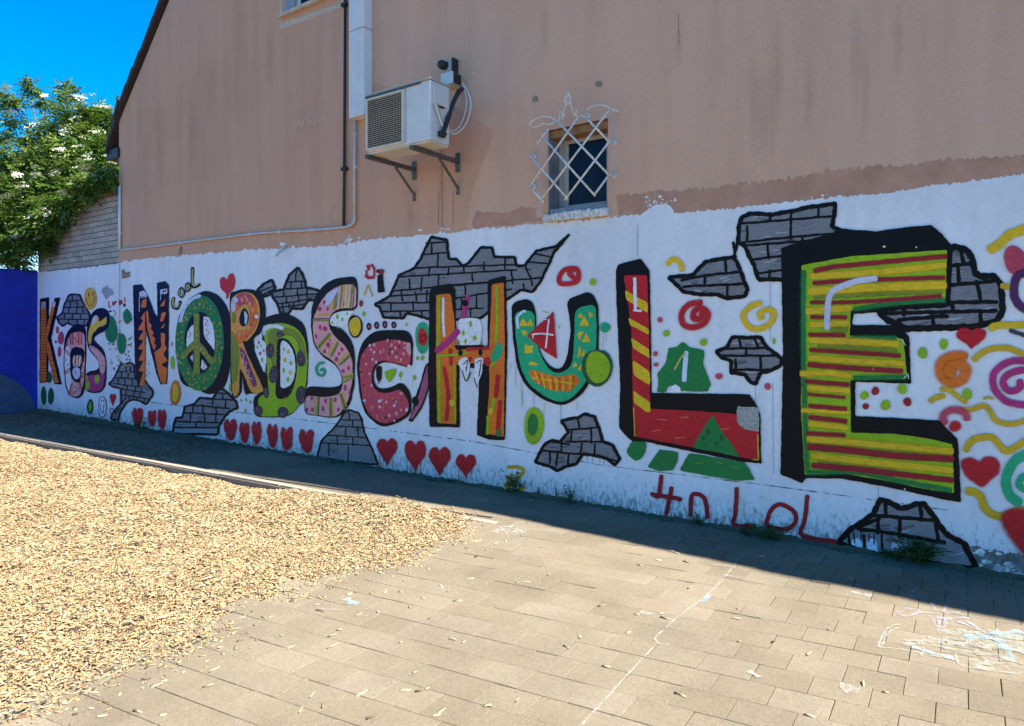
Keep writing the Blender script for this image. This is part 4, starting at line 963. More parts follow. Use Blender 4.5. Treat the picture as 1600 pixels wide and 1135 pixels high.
k = poly('painted_letter', 'K', '498,332 520,250 578,172 650,138 768,123 785,182 780,332 680,336 624,362 614,420 680,440 738,500 766,590 764,790 738,905 682,980 622,992 456,968 460,850 470,797 640,804 686,788 684,720 640,662 560,612 512,540 497,440', 3.4, H_, 0, 0, .3, 'pink letter S with green and brown bands')
poly('face', 'pink', '520,362 560,272 620,210 680,178 774,175 775,320 682,318 616,352 604,440 650,500 716,560 752,640 752,760 728,880 670,974 620,984 462,964 466,852 600,866 680,842 696,770 682,700 622,632 552,592 516,520 508,430', 4.4, k, 0)
for nm_, cc, ww, its in (('band', 'olive', 3.2, ['652,230 640,326', '690,182 676,316', '752,178 740,316', '516,392 606,394', '612,474 542,556', '660,528 620,610', '736,606 668,664', '752,730 692,748', '754,742 690,776', '614,872 616,980', '544,866 536,974', '676,846 702,934']), ('band', 'ocher', 2.2, ['638,240 624,336', '706,180 694,318', '728,178 716,318', '520,362 610,360', '624,488 552,566', '646,520 606,600', '730,592 664,646', '754,722 696,734', '632,866 634,980', '528,862 522,970', '690,838 714,920']), ('band', 'dgray', 1.3, ['664,226 652,320', '764,178 754,316', '520,384 608,384', '618,480 548,562', '668,536 628,612', '740,612 674,672', '622,870 624,980', '550,866 544,976', '683,842 708,928']), ('band', 'W', 1.1, ['672,200 660,320', '716,180 704,318', '738,178 728,318'])):
    strokes(nm_, cc, ww, its, 5 + .2 * ['olive', 'ocher', 'dgray', 'W'].index(cc), k, 0)
dots('spot', 'mag', [(552, 325, 12, 15), (580, 285, 8, 12), (600, 325, 8, 12), (555, 438, 9, 16), (585, 446, 14, 16), (530, 492, 8, 14), (604, 545, 12, 18), (582, 585, 9, 14), (616, 516, 6, 10), (654, 632, 11, 16), (688, 572, 10, 14), (672, 598, 8, 12), (696, 704, 10, 14), (728, 686, 8, 16), (708, 806, 10, 18), (736, 840, 8, 18), (646, 880, 10, 16), (588, 886, 9, 14), (572, 934, 9, 16), (504, 870, 9, 14), (508, 940, 10, 14), (474, 940, 8, 14), (666, 940, 8, 14), (700, 296, 6, 10)], 5.9, k)
poly('highlight', 'lil', '576,290 596,240 640,208 664,204 640,250 606,300', 5.6, k, 1, 2)
poly('counter', 'W', '622,360 680,340 776,336 728,372 720,430 690,436 640,430 612,424', 3.9, k); dots('dot', 'lime', [(660, 372, 9, 16), (690, 388, 7, 14), (718, 354, 6, 10), (628, 408, 6, 10), (662, 436, 6, 8)], 4.0, k)
CAP[0] = .8
pac = poly('painted_disc', 'K', ell(768, 432, 42, 74), 3.9, H_, 0, 0, .2, 'plain yellow oval with a black outline beside the S'); poly('face', 'yel', ell(768, 432, 34, 62), 4.9, pac, 0)
view(*VD)
for a_ in ((125, 502), (165, 496), (208, 492), (255, 494)):
    d_ = dots('painted_dot', 'K', [(a_[0], a_[1], 13, 19)], 3.5, H_); dots('core', 'mauve', [(a_[0] + 1, a_[1], 6, 10)], 4.0, d_)
strokes('painted_scribble', 'red', 2.4, ['112,210 118,250 150,240 152,196', '116,186 124,206 128,182', '140,180 150,200', '106,240 150,250'], 3, H_, 1, 1.2); strokes('painted_scribble', 'ocher', 2.2, ['100,336 122,284 142,342'], 3, H_, 0)
poly('painted_bar', 'K', '168,236 196,226 208,322 172,328', 3, H_); dots('painted_dot', 'dred', [(188, 216, 16, 14), (84, 382, 9, 16)], 3, H_, .8); dots('painted_dot', 'K', [(170, 214, 6, 10)], 3.2, H_); dots('painted_dots', 'lime', [(98, 436, 8, 14), (320, 492, 5, 8), (12, 436, 5, 9)], 3, H_)
view(*VC); strokes('painted_curl', 'teal', 4.2, ['574,654 546,660 530,690 540,724 566,732 582,710 570,690 556,700'], 3, H_, 1)
view(*VD)
CAP[0] = 5
k = poly('painted_letter', 'K', '62,720 68,650 98,570 150,530 200,520 334,522 357,580 350,722 240,690 182,690 152,728 150,790 176,826 240,822 296,786 346,850 348,960 262,1012 192,1028 112,968 80,880', 3.6, H_, 0, 0, .3, 'crimson letter c with pink and orange dots')
poly('face', 'rose', '76,720 86,652 118,604 180,576 268,570 347,586 342,714 240,684 182,678 144,716 138,792 164,842 232,852 290,822 334,890 334,950 256,998 192,1010 124,960 92,880', 4.6, k, 0)
ic = inpoly('80,720 86,652 118,604 180,576 268,570 340,586 340,708 240,680 180,674 140,714 134,796 160,846 232,858 288,830 330,890 330,946 256,994 192,1004 124,956 94,880')
dots('dot', 'pink', scatter(26, (76, 570, 346, 1008), 7, 3, ic), 5.2, k); dots('dot', 'org', scatter(20, (76, 570, 346, 1008), 5, 6, ic), 5.4, k); dots('dot', 'dgray', scatter(14, (76, 570, 346, 1008), 7, 9, ic), 5.0, k); dots('dot', 'lil', scatter(7, (76, 570, 346, 1008), 7, 19, ic), 5.6, k)
poly('corner', 'pink', '318,582 346,588 344,664 322,640', 5.6, k); poly('corner', 'W', '330,700 345,704 344,716 322,712', 5.7, k); drips('run', 'pink', [(540 + a / 3.3375, 360 + b / 3.3375, 8, .9) for a, b in ((148, 636), (204, 612), (226, 650), (140, 912), (202, 914), (172, 965))], 5.8, k)
CAP[0] = 1.5
bb_ = poly('painted_blot', 'K', '164,716 180,708 192,720 190,776 168,782', 3.8, H_, 1); drips('run', 'K', [(592, 592, 10, 1.0), (595, 592, 8, .8)], 3.9, bb_)
poly('painted_heart', 'lime', '204,738 236,726 268,722 262,752 240,784 234,792 212,770', 3.8, H_, 0, .6, .3, 'small lime green heart inside the letter c'); dots('painted_dots', 'lime', [(290, 752, 9, 16), (362, 768, 8, 14), (378, 668, 7, 12), (404, 666, 9, 14)], 3.8, H_); drips('painted_run', 'lime', [(646, 594, 12, .8), (627, 588, 8, .8)], 3.7, H_)
bl_ = poly('painted_blade', 'K', '330,994 352,940 364,880 398,780 420,700 442,684 442,820 404,924 352,1000', 3.5, H_, 0, 0, .3, 'mauve blade shape between the letters c and H'); poly('face', 'mauve', '340,984 374,900 404,790 432,700 434,820 396,920 352,984', 4.2, bl_); dots('spot', 'K', [(369, 890, 19, 24)], 4.8, bl_)
rg = poly('painted_ring', 'teal', ell(404, 560, 38, 78), 2.8, H_, 0, 1.2, .3, 'teal and red ring left of the letter H'); poly('inner', 'red', ell(406, 558, 24, 46), 3.4, rg, 0, 1); strokes('scribble', 'K', 1.2, ['392,556 416,548 420,572 392,580'], 4, rg)
view(); CAP[0] = 1.8
h = poly('painted_letter', 'K', '672,458 676,448 706,443 713,454 714,541 763,541 763,438 791.6,431 794,540 790,688 764,687 746,680 750,589 745,577 720,570 718.5,592 719.8,668 672,667 671,560', 3.8, H_, 0, 0, .35, 'tall orange letter H with white fangs under its bar')
view(*VD)
poly('face_left', 'org', '476,338 552,330 572,470 582,622 582,1012 482,1004 476,640', 4.8, h); poly('crossbar', 'org', '482,632 768,612 770,702 700,690 600,700 482,706', 4.7, h)
view(*VE); poly('face_right', 'org', '76,238 122,232 126,480 122,838 52,826 66,640 64,500', 4.8, h)
view(*VD)
strokes('streak', 'lime', 3.6, ['490,350 490,480 486,600', '490,650 492,800 494,1000', ('484,656 560,650 640,640', 2.6), ('570,700 576,1000', 2)], 5.2, h, 1, 1.2); strokes('streak', 'red', 4.0, ['520,720 540,860 530,990', '550,620 556,700', '640,620 750,612'], 5.1, h, 1, 2); strokes('streak', 'W', 3.0, ['514,356 514,480 520,552'], 5.6, h, 1, .8)
strokes('slash', 'mag', 9.0, ['484,628 540,580 588,530'], 5.4, h, 1, 1.0); strokes('slash', 'mag', 7, ['596,520 620,440 640,350'], 2.0, h, 0, 1); dots('spot', 'yel', [(558, 900, 14, 18)], 5.6, h)
poly('counter', 'W', '598,462 650,456 700,462 716,500 712,596 590,600 588,520', 4.6, h, 0); dots('dot', 'lime', [(656, 488, 9, 15), (618, 536, 9, 14), (630, 578, 8, 12), (678, 562, 11, 14)], 5, h); poly('corner', 'olive', '588,560 606,598 588,600', 4.9, h); poly('corner', 'olive', '716,566 714,598 700,598', 4.9, h)
strokes('edge', 'K', 3.5, ['578,606 720,604', '600,620 600,650', '706,620 708,650'], 5.8, h, 0); dots('spot', 'K', [(604, 640, 12, 16), (708, 638, 11, 16), (628, 380, 14, 18)], 5.8, h)
for f in ('600,672 634,658 654,700 650,740 634,782 618,750 590,694', '678,668 722,664 716,740 690,814 676,764'): poly('fang', 'W', f, 6.2, h, 0, 0, .3)
strokes('fang_line', 'K', 1.6, ['620,700 640,680 634,730', '690,690 712,680 700,760', '612,730 634,786 656,742', '676,770 690,818'], 6.6, h); dots('spot', 'red', [(656, 672, 11, 14), (744, 678, 16, 20)], 6.0, h)
view(*VE)
strokes('streak', 'lime', 4.2, ['94,250 96,380 90,460', '72,560 88,540', ('84,690 74,740', 4), ('60,760 58,826', 3)], 5.2, h, 1, 1.5); strokes('streak', 'red', 5, ['100,600 92,680', '108,700 100,810'], 5.1, h, 1, 2); poly('patch', 'teal', '70,530 96,474 116,480 112,520 88,540', 5.5, h, 1, 1); poly('patch', 'grn', '92,818 110,800 112,836 92,836', 5.5, h, 0, 1); dots('spot', 'yel', [(70, 738, 10, 13)], 5.8, h); dots('spot', 'red', [(58, 542, 14, 18)], 5.6, h)
CAP[0] = 6
k = poly('painted_letter', 'K', '151,312 222,291 248,336 250,430 268,516 308,566 350,574 372,520 386,410 368,298 462,264 493,310 497,430 492,540 442,660 384,706 340,716 270,690 208,640 174,570 156,440', 3.8, H_, 0, 0, .35, 'green letter U with yellow triangles and an orange mouth')
poly('face', 'teal', '164,346 241,341 246,420 262,510 304,582 350,590 392,556 400,440 402,334 484,315 488,430 482,540 436,640 382,692 345,704 282,680 218,630 186,560 170,450', 4.8, k, 0)
CAP[0] = 1.2
poly('mouth', 'org', '218,582 240,576 330,604 400,592 424,620 376,662 300,652 244,622', 5.6, k, 0, .6); strokes('tooth', 'yel', 2.0, ['246,584 262,628', '272,590 284,644', '300,604 308,650', '328,610 332,656', '356,606 356,656', '384,600 382,650', '236,606 400,630'], 6, k, 1, .5); strokes('tooth', 'red', 1.4, ['258,590 272,634', '314,608 320,652', '342,610 344,656', '398,602 396,640'], 6.3, k)
for t_ in ('196,372 222,404 184,400', '226,372 240,402 214,404', '190,420 214,424 204,446', '206,470 240,506 204,510', '216,480 240,480 232,500', '230,540 262,556 218,556', '424,350 438,372 414,370', '440,362 458,402 420,400', '456,344 476,360 458,372', '436,422 420,460 412,430', '446,430 462,464 430,466', '420,480 430,508 412,530', '404,544 412,560 392,566', '440,490 440,520 424,524', '430,550 424,580 412,576'): poly('triangle', 'yel', t_, 5.4, k, 0, .5, .3)
strokes('highlight', 'sky', 3.4, ['178,410 176,370 196,346 206,344'], 5.8, k, 1, .6)
pz = poly('painted_triangle', 'red', '215,440 318,346 331,532 300,512 266,488', 6.4, H_, 0, .8, .4, 'red triangle with white strokes over the left side of the U'); strokes('cross', 'W', 2.4, ['300,376 294,430 288,488', '236,436 270,432 316,438', ('236,434 238,450', 1.6), ('276,376 290,378', 1.6)], 7, pz)
gb = poly('painted_blob', 'dgrn', ell(490, 566, 58, 78), 6.4, H_, 0, 0, .4, 'lime green blob with a dark green rim at the right of the U'); poly('core', 'lime', ell(492, 564, 46, 66), 7, gb)
dots('painted_dot', 'lime', [(472, 229, 12, 13)], 3, H_, 1.2); strokes('painted_scribble', 'lime', 1.4, ['276,346 296,350', '336,400 342,412'], 3, H_); dots('painted_dot', 'teal', [(520, 408, 18, 20)], 3, H_, 1.5)
rr = strokes('painted_ring', 'red', 6.0, ['398,176 368,178 344,200 340,232 372,236 410,226 416,196 404,176 380,196 398,214'], 3, H_, 1, 2.2, .3, 'red sprayed ring to the right of the pointed tail')
ov = poly('painted_oval', 'lime', ell(240, 794, 38, 68), 3, H_, 0, 3.0, .3, 'yellow green oval with a darker core under the H and U'); dots('core', 'grn', [(236, 790, 17, 38)], 4, ov, 3)
drips('painted_run', 'teal', [(740 + a / 2.52, 350 + b / 2.52, l_, .6) for a, b, l_ in ((168, 560, 30), (190, 620, 40), (196, 660, 20), (240, 670, 20), (280, 700, 22), (345, 715, 30), (410, 695, 16), (150, 545, 10), (512, 420, 26), (522, 425, 14))], 2.8, H_)
drips('painted_run', 'K', [(740 + a / 2.52, 350 + b / 2.52, l_, .6) for a, b, l_ in ((450, 910, 10), (470, 905, 14), (500, 900, 16), (515, 905, 20), (530, 910, 12), (250, 960, 8))], 2.9, H_)
view()
two = strokes('painted_figure', 'ocher', 5.2, ['795,730 812,730 818,738 800,758', '800,742 792,764 808,768 820,762'], 3, H_, 1, .5, .3, 'yellow figure 2 low on the wall above a weed')
CAP[0] = 1.6
# ---- the L ---------------------------------------------------------------------------
view()
k = poly('painted_letter', 'K', '963,424 966,414 1002,404 1016,424 1018,520 1019,614 1172,616 1183,634 1189,648 1190,724 1164,722 1088,707 1009,690 988,690 968,669 970,600 964,470', 3.6, H_, 0, 0, .4, 'letter L with red and yellow barber stripes on its stem')
poly('stem', 'red', '975.5,431 1012,430 1015,512 1017,642 1012,650 990,646 988,520 982,470', 4.4, k); poly('foot', 'red', '990,640 1018,639 1088,642 1152,647 1186,650 1186,718 1166,716 1088,700 993,682', 4.6, k)
view(*VF)
for b_ in ('142,582 276,656 276,716 152,640', '162,744 282,810 284,846 172,786', '178,862 284,930 288,984 188,922', '188,1000 290,1072 292,1130 190,1066'): poly('stripe', 'yel', b_, 5, k)
view(*VG); poly('stripe', 'yel', '192,12 286,78 288,158 194,102', 5, k); poly('stripe', 'yel', '192,190 290,260 294,318 270,318 194,262', 5, k)
view(*VF); strokes('highlight', 'W', 5.0, ['200,516 202,600 204,690', ('196,700 236,704', 3.2)], 5.8, k, 0)
view(*VG); strokes('edge_line', 'ocher', 1.8, ['194,290 200,464', ('926,450 930,598', 2.4), '870,602 926,598'], 5.6, k, 0); poly('bare_concrete', 'conc', '806,282 930,292 936,436 890,424 846,416 802,380', 6.2, k, 0, 0, .8); dots('grain', 'dgray', scatter(60, (806, 292, 926, 420), 2, 4), 6.6, k)
strokes('scratch', 'salmon', .8, ['330,360 390,366', '440,470 500,468', '300,430 350,424', '700,420 760,414', '470,350 520,346'], 6, k, 1)
strokes('edge', 'K', 4.2, ['200,470 380,510 560,546 700,570 850,600 944,614'], 7.1, k, 0, 0, .4)
# the green tree: crown above the foot of the L, base below
tr = poly('painted_tree', 'grn', '660,334 706,420 766,500 822,584 720,560 544,528 588,440', 6.4, H_, 0, .5, .4, 'dark green triangular tree over the red foot of the L'); poly('base', 'grn', '522,560 640,580 840,612 880,660 905,716 820,722 730,710 560,680 464,660', 3.2, tr, 0, .8, .6); dots('knot', 'dgrn', [(632, 434, 12, 18), (712, 470, 10, 22), (604, 470, 8, 10), (680, 500, 9, 10)], 6.9, tr, 1)
strokes('scratch', 'lime', .8, ['560,620 600,616', '680,610 720,622', '780,640 810,646'], 6.9, tr)
poly('painted_foot', 'grn', '196,482 266,502 246,580 206,602 172,580 153,552', 3.0, H_, 1, .8, .5, 'short green foot under the left corner of the L'); poly('painted_foot', 'grn', '346,538 456,556 448,610 426,662 340,664 274,642', 3.0, H_, 0, .8, .6, 'broader green foot under the middle of the L')
view(); 
fg = poly('painted_figure', 'grn', '1045,544 1058,543 1068,534 1078,543 1101,548 1099,568 1106,588 1112,600 1106,612 1064,611 1062,606 1046,602 1040,614 1027,612 1030,596 1028,584 1042,566', 3.0, H_, 0, .8, .6, 'dark green shape with a pale figure 1 inside the L'); strokes('figure_one', 'sky', 7.0, ['1073,552 1071,575 1070,594'], 4, fg, 0, .5); strokes('figure_one', 'khaki', 2.6, ['1055,578 1064,560 1072,552'], 4.2, fg, 0)
poly('gap', 'W', '1050,604 1056,600 1064,606 1065,613 1048,613', 3.6, fg)
strokes('painted_spiral', 'red', 6.6, ['1096,473 1078,476 1066,490 1068,506 1082,512 1100,506 1107,492 1098,482 1086,486 1084,498 1094,498 1098,490'], 3, H_, 1, 3.6, .3, 'red sprayed spiral right of the L')
strokes('painted_spiral', 'yel', 6.4, ['1188,474 1172,480 1162,494 1170,510 1186,514 1204,506 1210,490 1200,484 1188,490 1190,498'], 3, H_, 1, 3.6, .3, 'yellow sprayed spiral beside the E'); strokes('painted_crescent', 'yel', 7.0, ['1044,412 1054,405 1064,412 1066,422'], 3, H_, 1, 1.4, .3, 'yellow crescent above the arrow shaped brick patch')
dots('painted_dots', 'rose', [(1032, 500, 3.6, 4), (1025, 553, 3, 3.6), (1124, 588, 5, 4.5), (1200, 604, 4.5, 5), (1026, 570, 3, 3)], 3, H_, 1.5); dots('painted_dots', 'lime', [(1042, 521, 4.5, 5), (1100, 535, 5, 5.5), (1210, 533, 2, 5)], 3, H_, 1.2)
four = strokes('painted_figure', 'dred', 6.6, '1034,744 1030,774 1020,772', 3.4, H_, 1, .5, .4, 'dark red brushed figure 4 at the foot of the wall'); strokes('stroke', 'dred', 6.6, ['1022,773 1044,776 1064,780', '1050,763 1046,784 1042,802'], 3.5, four, 1, .5, .4)
for q_, lab in (('1080,804 1082,774 1096,774 1104,786 1106,808', 'dark red brushed letter n'), ('1152,764 1150,800 1148,820 1180,822', 'dark red brushed letter L left of the round one'), ('1198,816 1206,796 1220,788 1240,798 1244,814 1230,826 1206,824 1198,816', 'dark red brushed round letter above the weeds'), ('1262,776 1258,812 1254,836 1306,846', 'dark red brushed letter L touching the last brick patch')):
    strokes('painted_letter', 'dred', 6.6, q_, 3.4, H_, 1, .5, .4, lab)
# ---- the E ---------------------------------------------------------------------------
e = poly('painted_letter', 'K', '1221,388 1250,378 1300,366 1310,357 1340,360 1370,362 1412,356 1455,352 1472,366 1489,386 1485,479 1400,484 1334,490 1332,508 1395,508 1414,517 1421,527 1424,600 1380,598 1337,597 1337,650 1400,653 1468,657 1497,687 1502,785 1478,781 1397,763 1317,748 1259,747 1254,755 1220,741 1224,560', 3.6, H_, 0, 0, .5, 'huge lime green letter E with red and yellow stripes')
poly('face', 'lime', '1253,415 1330,401 1480,391 1477,472 1400,477 1330,485 1328,525 1400,527 1412,532 1418,592 1329,594 1330,676 1400,678 1450,685 1488,694 1491,770 1440,763 1397,753 1320,740 1258,742 1252,640 1253,560', 4.4, e)
strokes('stripe', 'yel', 7, ['1270,432 1370,426 1476,415', ('1268,456 1360,450 1475,446', 9.6525), ('1262,487 1328,482', 6.6825), ('1268,508 1325,505', 5.94), ('1268,532 1330,534 1402,538', 7.425), ('1266,559 1330,564 1411,568', 5.94), ('1253,584 1296,583 1328,588', 5.94), ('1264,606 1326,611', 5.1975), ('1254,641 1326,645', 3.7125), ('1266,662 1322,668', 5.94), ('1264,686 1340,692 1487,705', 6.6825), ('1272,712 1360,722 1487,735', 7.425)], 5, e, 1, 4.6, .3)
strokes('stripe', 'dred', 7.5, [('1274,424 1300,418 1370,411 1478,401', 5.76), ('1272,443 1330,439 1475,434', 5.04), ('1268,473 1340,472 1470,463', 4.32), ('1268,496 1322,496', 4.32), ('1266,523 1320,524', 5.04), ('1267,547 1330,551 1406,556', 5.04), ('1265,570 1340,576 1409,580', 6.48), ('1261,596 1326,601', 5.4), ('1263,616 1320,621', 3.24), ('1266,634 1322,639', 5.04), ('1266,652 1322,658', 5.76), ('1262,677 1320,680', 5.04), ('1266,698 1330,704 1400,712 1487,717', 8.64), ('1271,727 1340,733 1400,740 1487,750', 7.2)], 5.6, e, 1, 2.4, .3)
strokes('spray_shade', 'grn', 3.0, ['1256,424 1256,560 1262,736', '1262,739 1340,738 1400,750 1486,766', '1336,484 1400,474 1476,469', '1334,591 1416,589', '1332,528 1400,529'], 4.6, e, 1, 5.0, .5); strokes('spray_shade', 'olive', 4.0, ['1272,464 1360,460 1472,455', '1300,516 1324,515', '1280,540 1400,547', '1276,690 1380,700 1480,711', '1280,720 1400,733'], 4.8, e, 1, 4.0, .5)
strokes('highlight', 'lil', 8.0, ['1293,512 1294,480 1299,459 1313,449 1342,439 1368,436'], 6.4, e, 1, 1.6, .3)
strokes('edge_line', 'W', 1.0, ['1410,530 1415,540', '1412,592 1419,584 1420,592'], 6, e, 0)
dots('chip', 'cream', [(1382, 386, 2.4, 1.6), (1432, 387, 1.4, 1.2), (1365, 577, 1, 1), (1414, 764, 1.6, 1.2)], 6.2, e)
strokes('edge', 'K', 4.5, ['1332,489 1386,485 1376,482'], 1.9, e, 0)
dots('painted_dots', 'lime', [(1351, 618, 6, 6), (1410, 608, 7, 7), (1384, 633, 7, 7.5)], 3, H_, 1.6); dots('painted_dots', 'dred', [(1368, 611, 5.5, 6), (1418, 628, 6, 6), (1353, 635, 4.5, 4.5)], 3, H_, 1.6)
# ---- row of hearts along the foot ----------------------------------------------------
for i_, (cx_, cy_, ww, hh, lab) in enumerate([(216, 652, 15, 27, 'leftmost red heart of the row along the foot, under the N'), (239, 654, 11, 23, 'second red heart of the row, above a small weed'), (254, 656, 12, 29, 'third red heart of the row, left of the brick patch under the O'),
        (361, 672, 18, 31, 'blurred red heart just right of the brick patch under the O'), (383, 676, 14, 30, 'fifth red heart of the foot row, under the R'), (402, 677, 13, 33, 'narrow red heart under the left edge of the D'), (427, 681, 15, 34, 'red heart under the middle of the D'), (449, 685, 18, 33, 'broad red heart under the right edge of the D'), (480, 689, 21, 35, 'red heart left of the brick patch under the S'),
        (606, 706, 31, 41, 'first of the four large red hearts, right of the brick patch'), (650, 713, 33, 48, 'tallest red heart with long runs of paint'), (688, 721, 33, 44, 'clean edged large red heart, third of four'), (729, 728, 31, 36, 'rightmost of the large red hearts in the foot row')]):
    hp = poly('painted_heart', 'red', tulip(cx_, cy_, ww, hh) if i_ < 9 else heart(cx_, cy_, ww, hh), 3, H_, 0, 2.6 if i_ < 9 else 2.0, .7, lab)
    if i_ in (3, 4, 5, 6, 7, 8, 9, 10, 12): drips('run', 'red', [(cx_ + ww * q, cy_ + hh * .1, hh * MR.uniform(.35, .6), .8) for q in (-.36, -.2, .05, .25)], 2.8, hp)
# ---- sprayed shapes to the right of the E ---------------------------------------------
view(*VJ)
poly('painted_heart', 'red', heart(598, 868, 172, 118), 3, H_, 0, 3.0, .8, 'red heart under the brick patch at the right of the E')
strokes('painted_stroke', 'yel', 12, ['712,340 760,312 820,256 880,232 960,200'], 3, H_, 1, 3.44, .4, 'yellow stroke rising at the right edge'); poly('painted_oval', 'rose', ell(856, 404, 66, 84, -.5), 3.2, H_, 0, 1.5, .4, 'pink oval at the right edge')
strokes('painted_ring', 'purp', 12, ['930,480 880,490 852,540 852,620 880,670 930,700'], 3.4, H_, 1, 1.92, .4, 'dark purple ring cut by the right edge'); strokes('painted_stroke', 'ocher', 7, ['780,556 850,566'], 3, H_, 1, 2.3, .3); strokes('painted_stroke', 'yel', 9, ['712,806 760,790 930,786'], 3, H_, 1, 2.68, .3, 'short level yellow stroke under the purple ring'); strokes('painted_stroke', 'dgray', 5, ['826,820 870,834 930,856'], 3.4, H_, 1, 1.92, .3)
strokes('painted_stroke', 'ocher', 7.5, ['614,990 660,952 724,926 800,922 860,940 930,968'], 3, H_, 1, 2.68, .3, 'arched yellow stroke between the red heart and the magenta spiral')
strokes('painted_spiral', 'org', 10.5, ['556,976 500,970 440,990 412,1040 430,1100 490,1130 550,1100 566,1050 520,1020 476,1030 460,1060 490,1076'], 3, H_, 1, 6.86, .5, 'orange sprayed spiral right of the middle arm of the E')
dots('painted_dots', 'lime', [(310, 952, 24, 28), (434, 900, 20, 26)], 3, H_, 3.2)
view(*VI)
strokes('painted_spiral', 'mag', 8.5, ['1310,16 1240,14 1180,40 1140,92 1150,160 1200,212 1260,232 1320,236'], 3, H_, 1, 3.25, .4, 'magenta spiral at the right edge'); strokes('painted_spiral', 'mag', 9, ['1320,60 1260,64 1210,88 1190,124 1214,160 1250,164 1280,142 1276,118'], 3.2, H_, 1, 2.68, .4, 'inner turn of the magenta spiral')
strokes('painted_stroke', 'ocher', 7, ['826,216 846,200 888,190'], 3, H_, 1, 2.3, .3); strokes('painted_stroke', 'ocher', 6, ['880,156 920,162 960,192 1000,222'], 3, H_, 1, 2.3, .3, 'short yellow wave right of the middle arm of the E'); strokes('painted_stroke', 'ocher', 6, ['966,262 1030,258 1092,240 1124,264 1150,310 1200,330 1260,328 1320,310'], 3, H_, 1, 3.06, .3, 'long yellow wave under the magenta spiral'); strokes('painted_stroke', 'ocher', 2.5, ['1094,206 1116,198 1140,206'], 3, H_, 1, 1.54, .3)
dots('painted_dot', 'lime', [(1010, 180, 22, 25)], 3, H_, 2.0)
ps = strokes('painted_spiral', 'rose', 5.5, ['1010,310 1000,280 960,262 910,268 884,300 900,330'], 3, H_, 1, 6.86, .5, 'pale pink sprayed spiral above the heart'); dots('core', 'red', [(948, 344, 26, 22)], 3.4, ps, 4)
strokes('painted_stroke', 'ocher', 9.5, ['1004,460 1030,420 1090,398 1140,404 1180,448 1210,470 1250,452 1310,414'], 3, H_, 1, 1.92, .4, 'bold yellow wave above the red heart')
poly('painted_heart', 'red', '984,540 994,514 1030,508 1070,528 1100,504 1140,506 1166,534 1164,576 1130,606 1090,644 1060,632 1010,594', 3, H_, 1, 4.96, .5, 'red heart right of the lower arm of the E')
strokes('painted_curl', 'teal', 14, ['1320,482 1260,512 1218,570 1206,640 1230,700 1268,728'], 3, H_, 1, 1.92, .4, 'teal curl at the right edge'); strokes('painted_curl', 'teal', 9, ['1320,590 1284,606 1270,640 1300,664'], 3.2, H_, 1, 2.3, .4)
strokes('painted_stroke', 'ocher', 11, ['1014,670 1054,680 1084,712 1096,750 1130,786 1180,800 1220,786 1310,766'], 3, H_, 1, 1.92, .4, 'bold yellow wave under the red heart')
poly('painted_heart', 'red', '1196,800 1230,776 1290,772 1360,800 1370,980 1310,986 1250,920 1206,850', 3.6, H_, 1, 9.9, .5, 'big red heart cut by the right edge, low on the wall')
# fine vertical cracks in the wall, and a few marks
view()
strokes('crack', 'grime_shade', .5, ['1372,700 1373,780', '1204,430 1204,532', '1208,600 1209,740', '1181,600 1181,632', '997,350 997,402'], 2.6, H_, 0, 0, .25)
strokes('crack', 'grime_shade', .6, ['690,180 691,356', '708,300 708,350', '686,300 685,352', '1060,20 1061,70'], -6.65, H_, 0, 0, .3)
strokes('chalk_scribble', 'scrib', 1.0, ['460,190 464,198 468,188 472,198 476,184', '480,182 482,196 488,190 482,188', '492,184 492,194 496,186 500,192', '504,180 504,192 508,186'], -6.6, H_, 0, 0, .3)
q_ = random.Random(4)
strokes('rain_stain', 'stain', 5, [(f'{x},{y0} {x + 1},{(y0 + y1) / 2:.0f} {x + .5},{y1}', w) for x, y0, y1, w in ((1176, 40, 300, 5), (1192, 90, 280, 9), (1206, 30, 318, 4), (1216, 0, 250, 6), (1262, 60, 240, 3), (1336, -20, 190, 10), (1352, 20, 250, 4), (1402, -20, 150, 7), (1060, 0, 120, 4), (850, -20, 110, 5), (690, 200, 360, 3), (640, 300, 372, 4), (300, 120, 300, 4), (330, 60, 220, 6), (250, 150, 330, 3), (420, 20, 160, 5), (880, 335, 352, 8))], -6.9, H_, 0, 9, .6, None, .6)
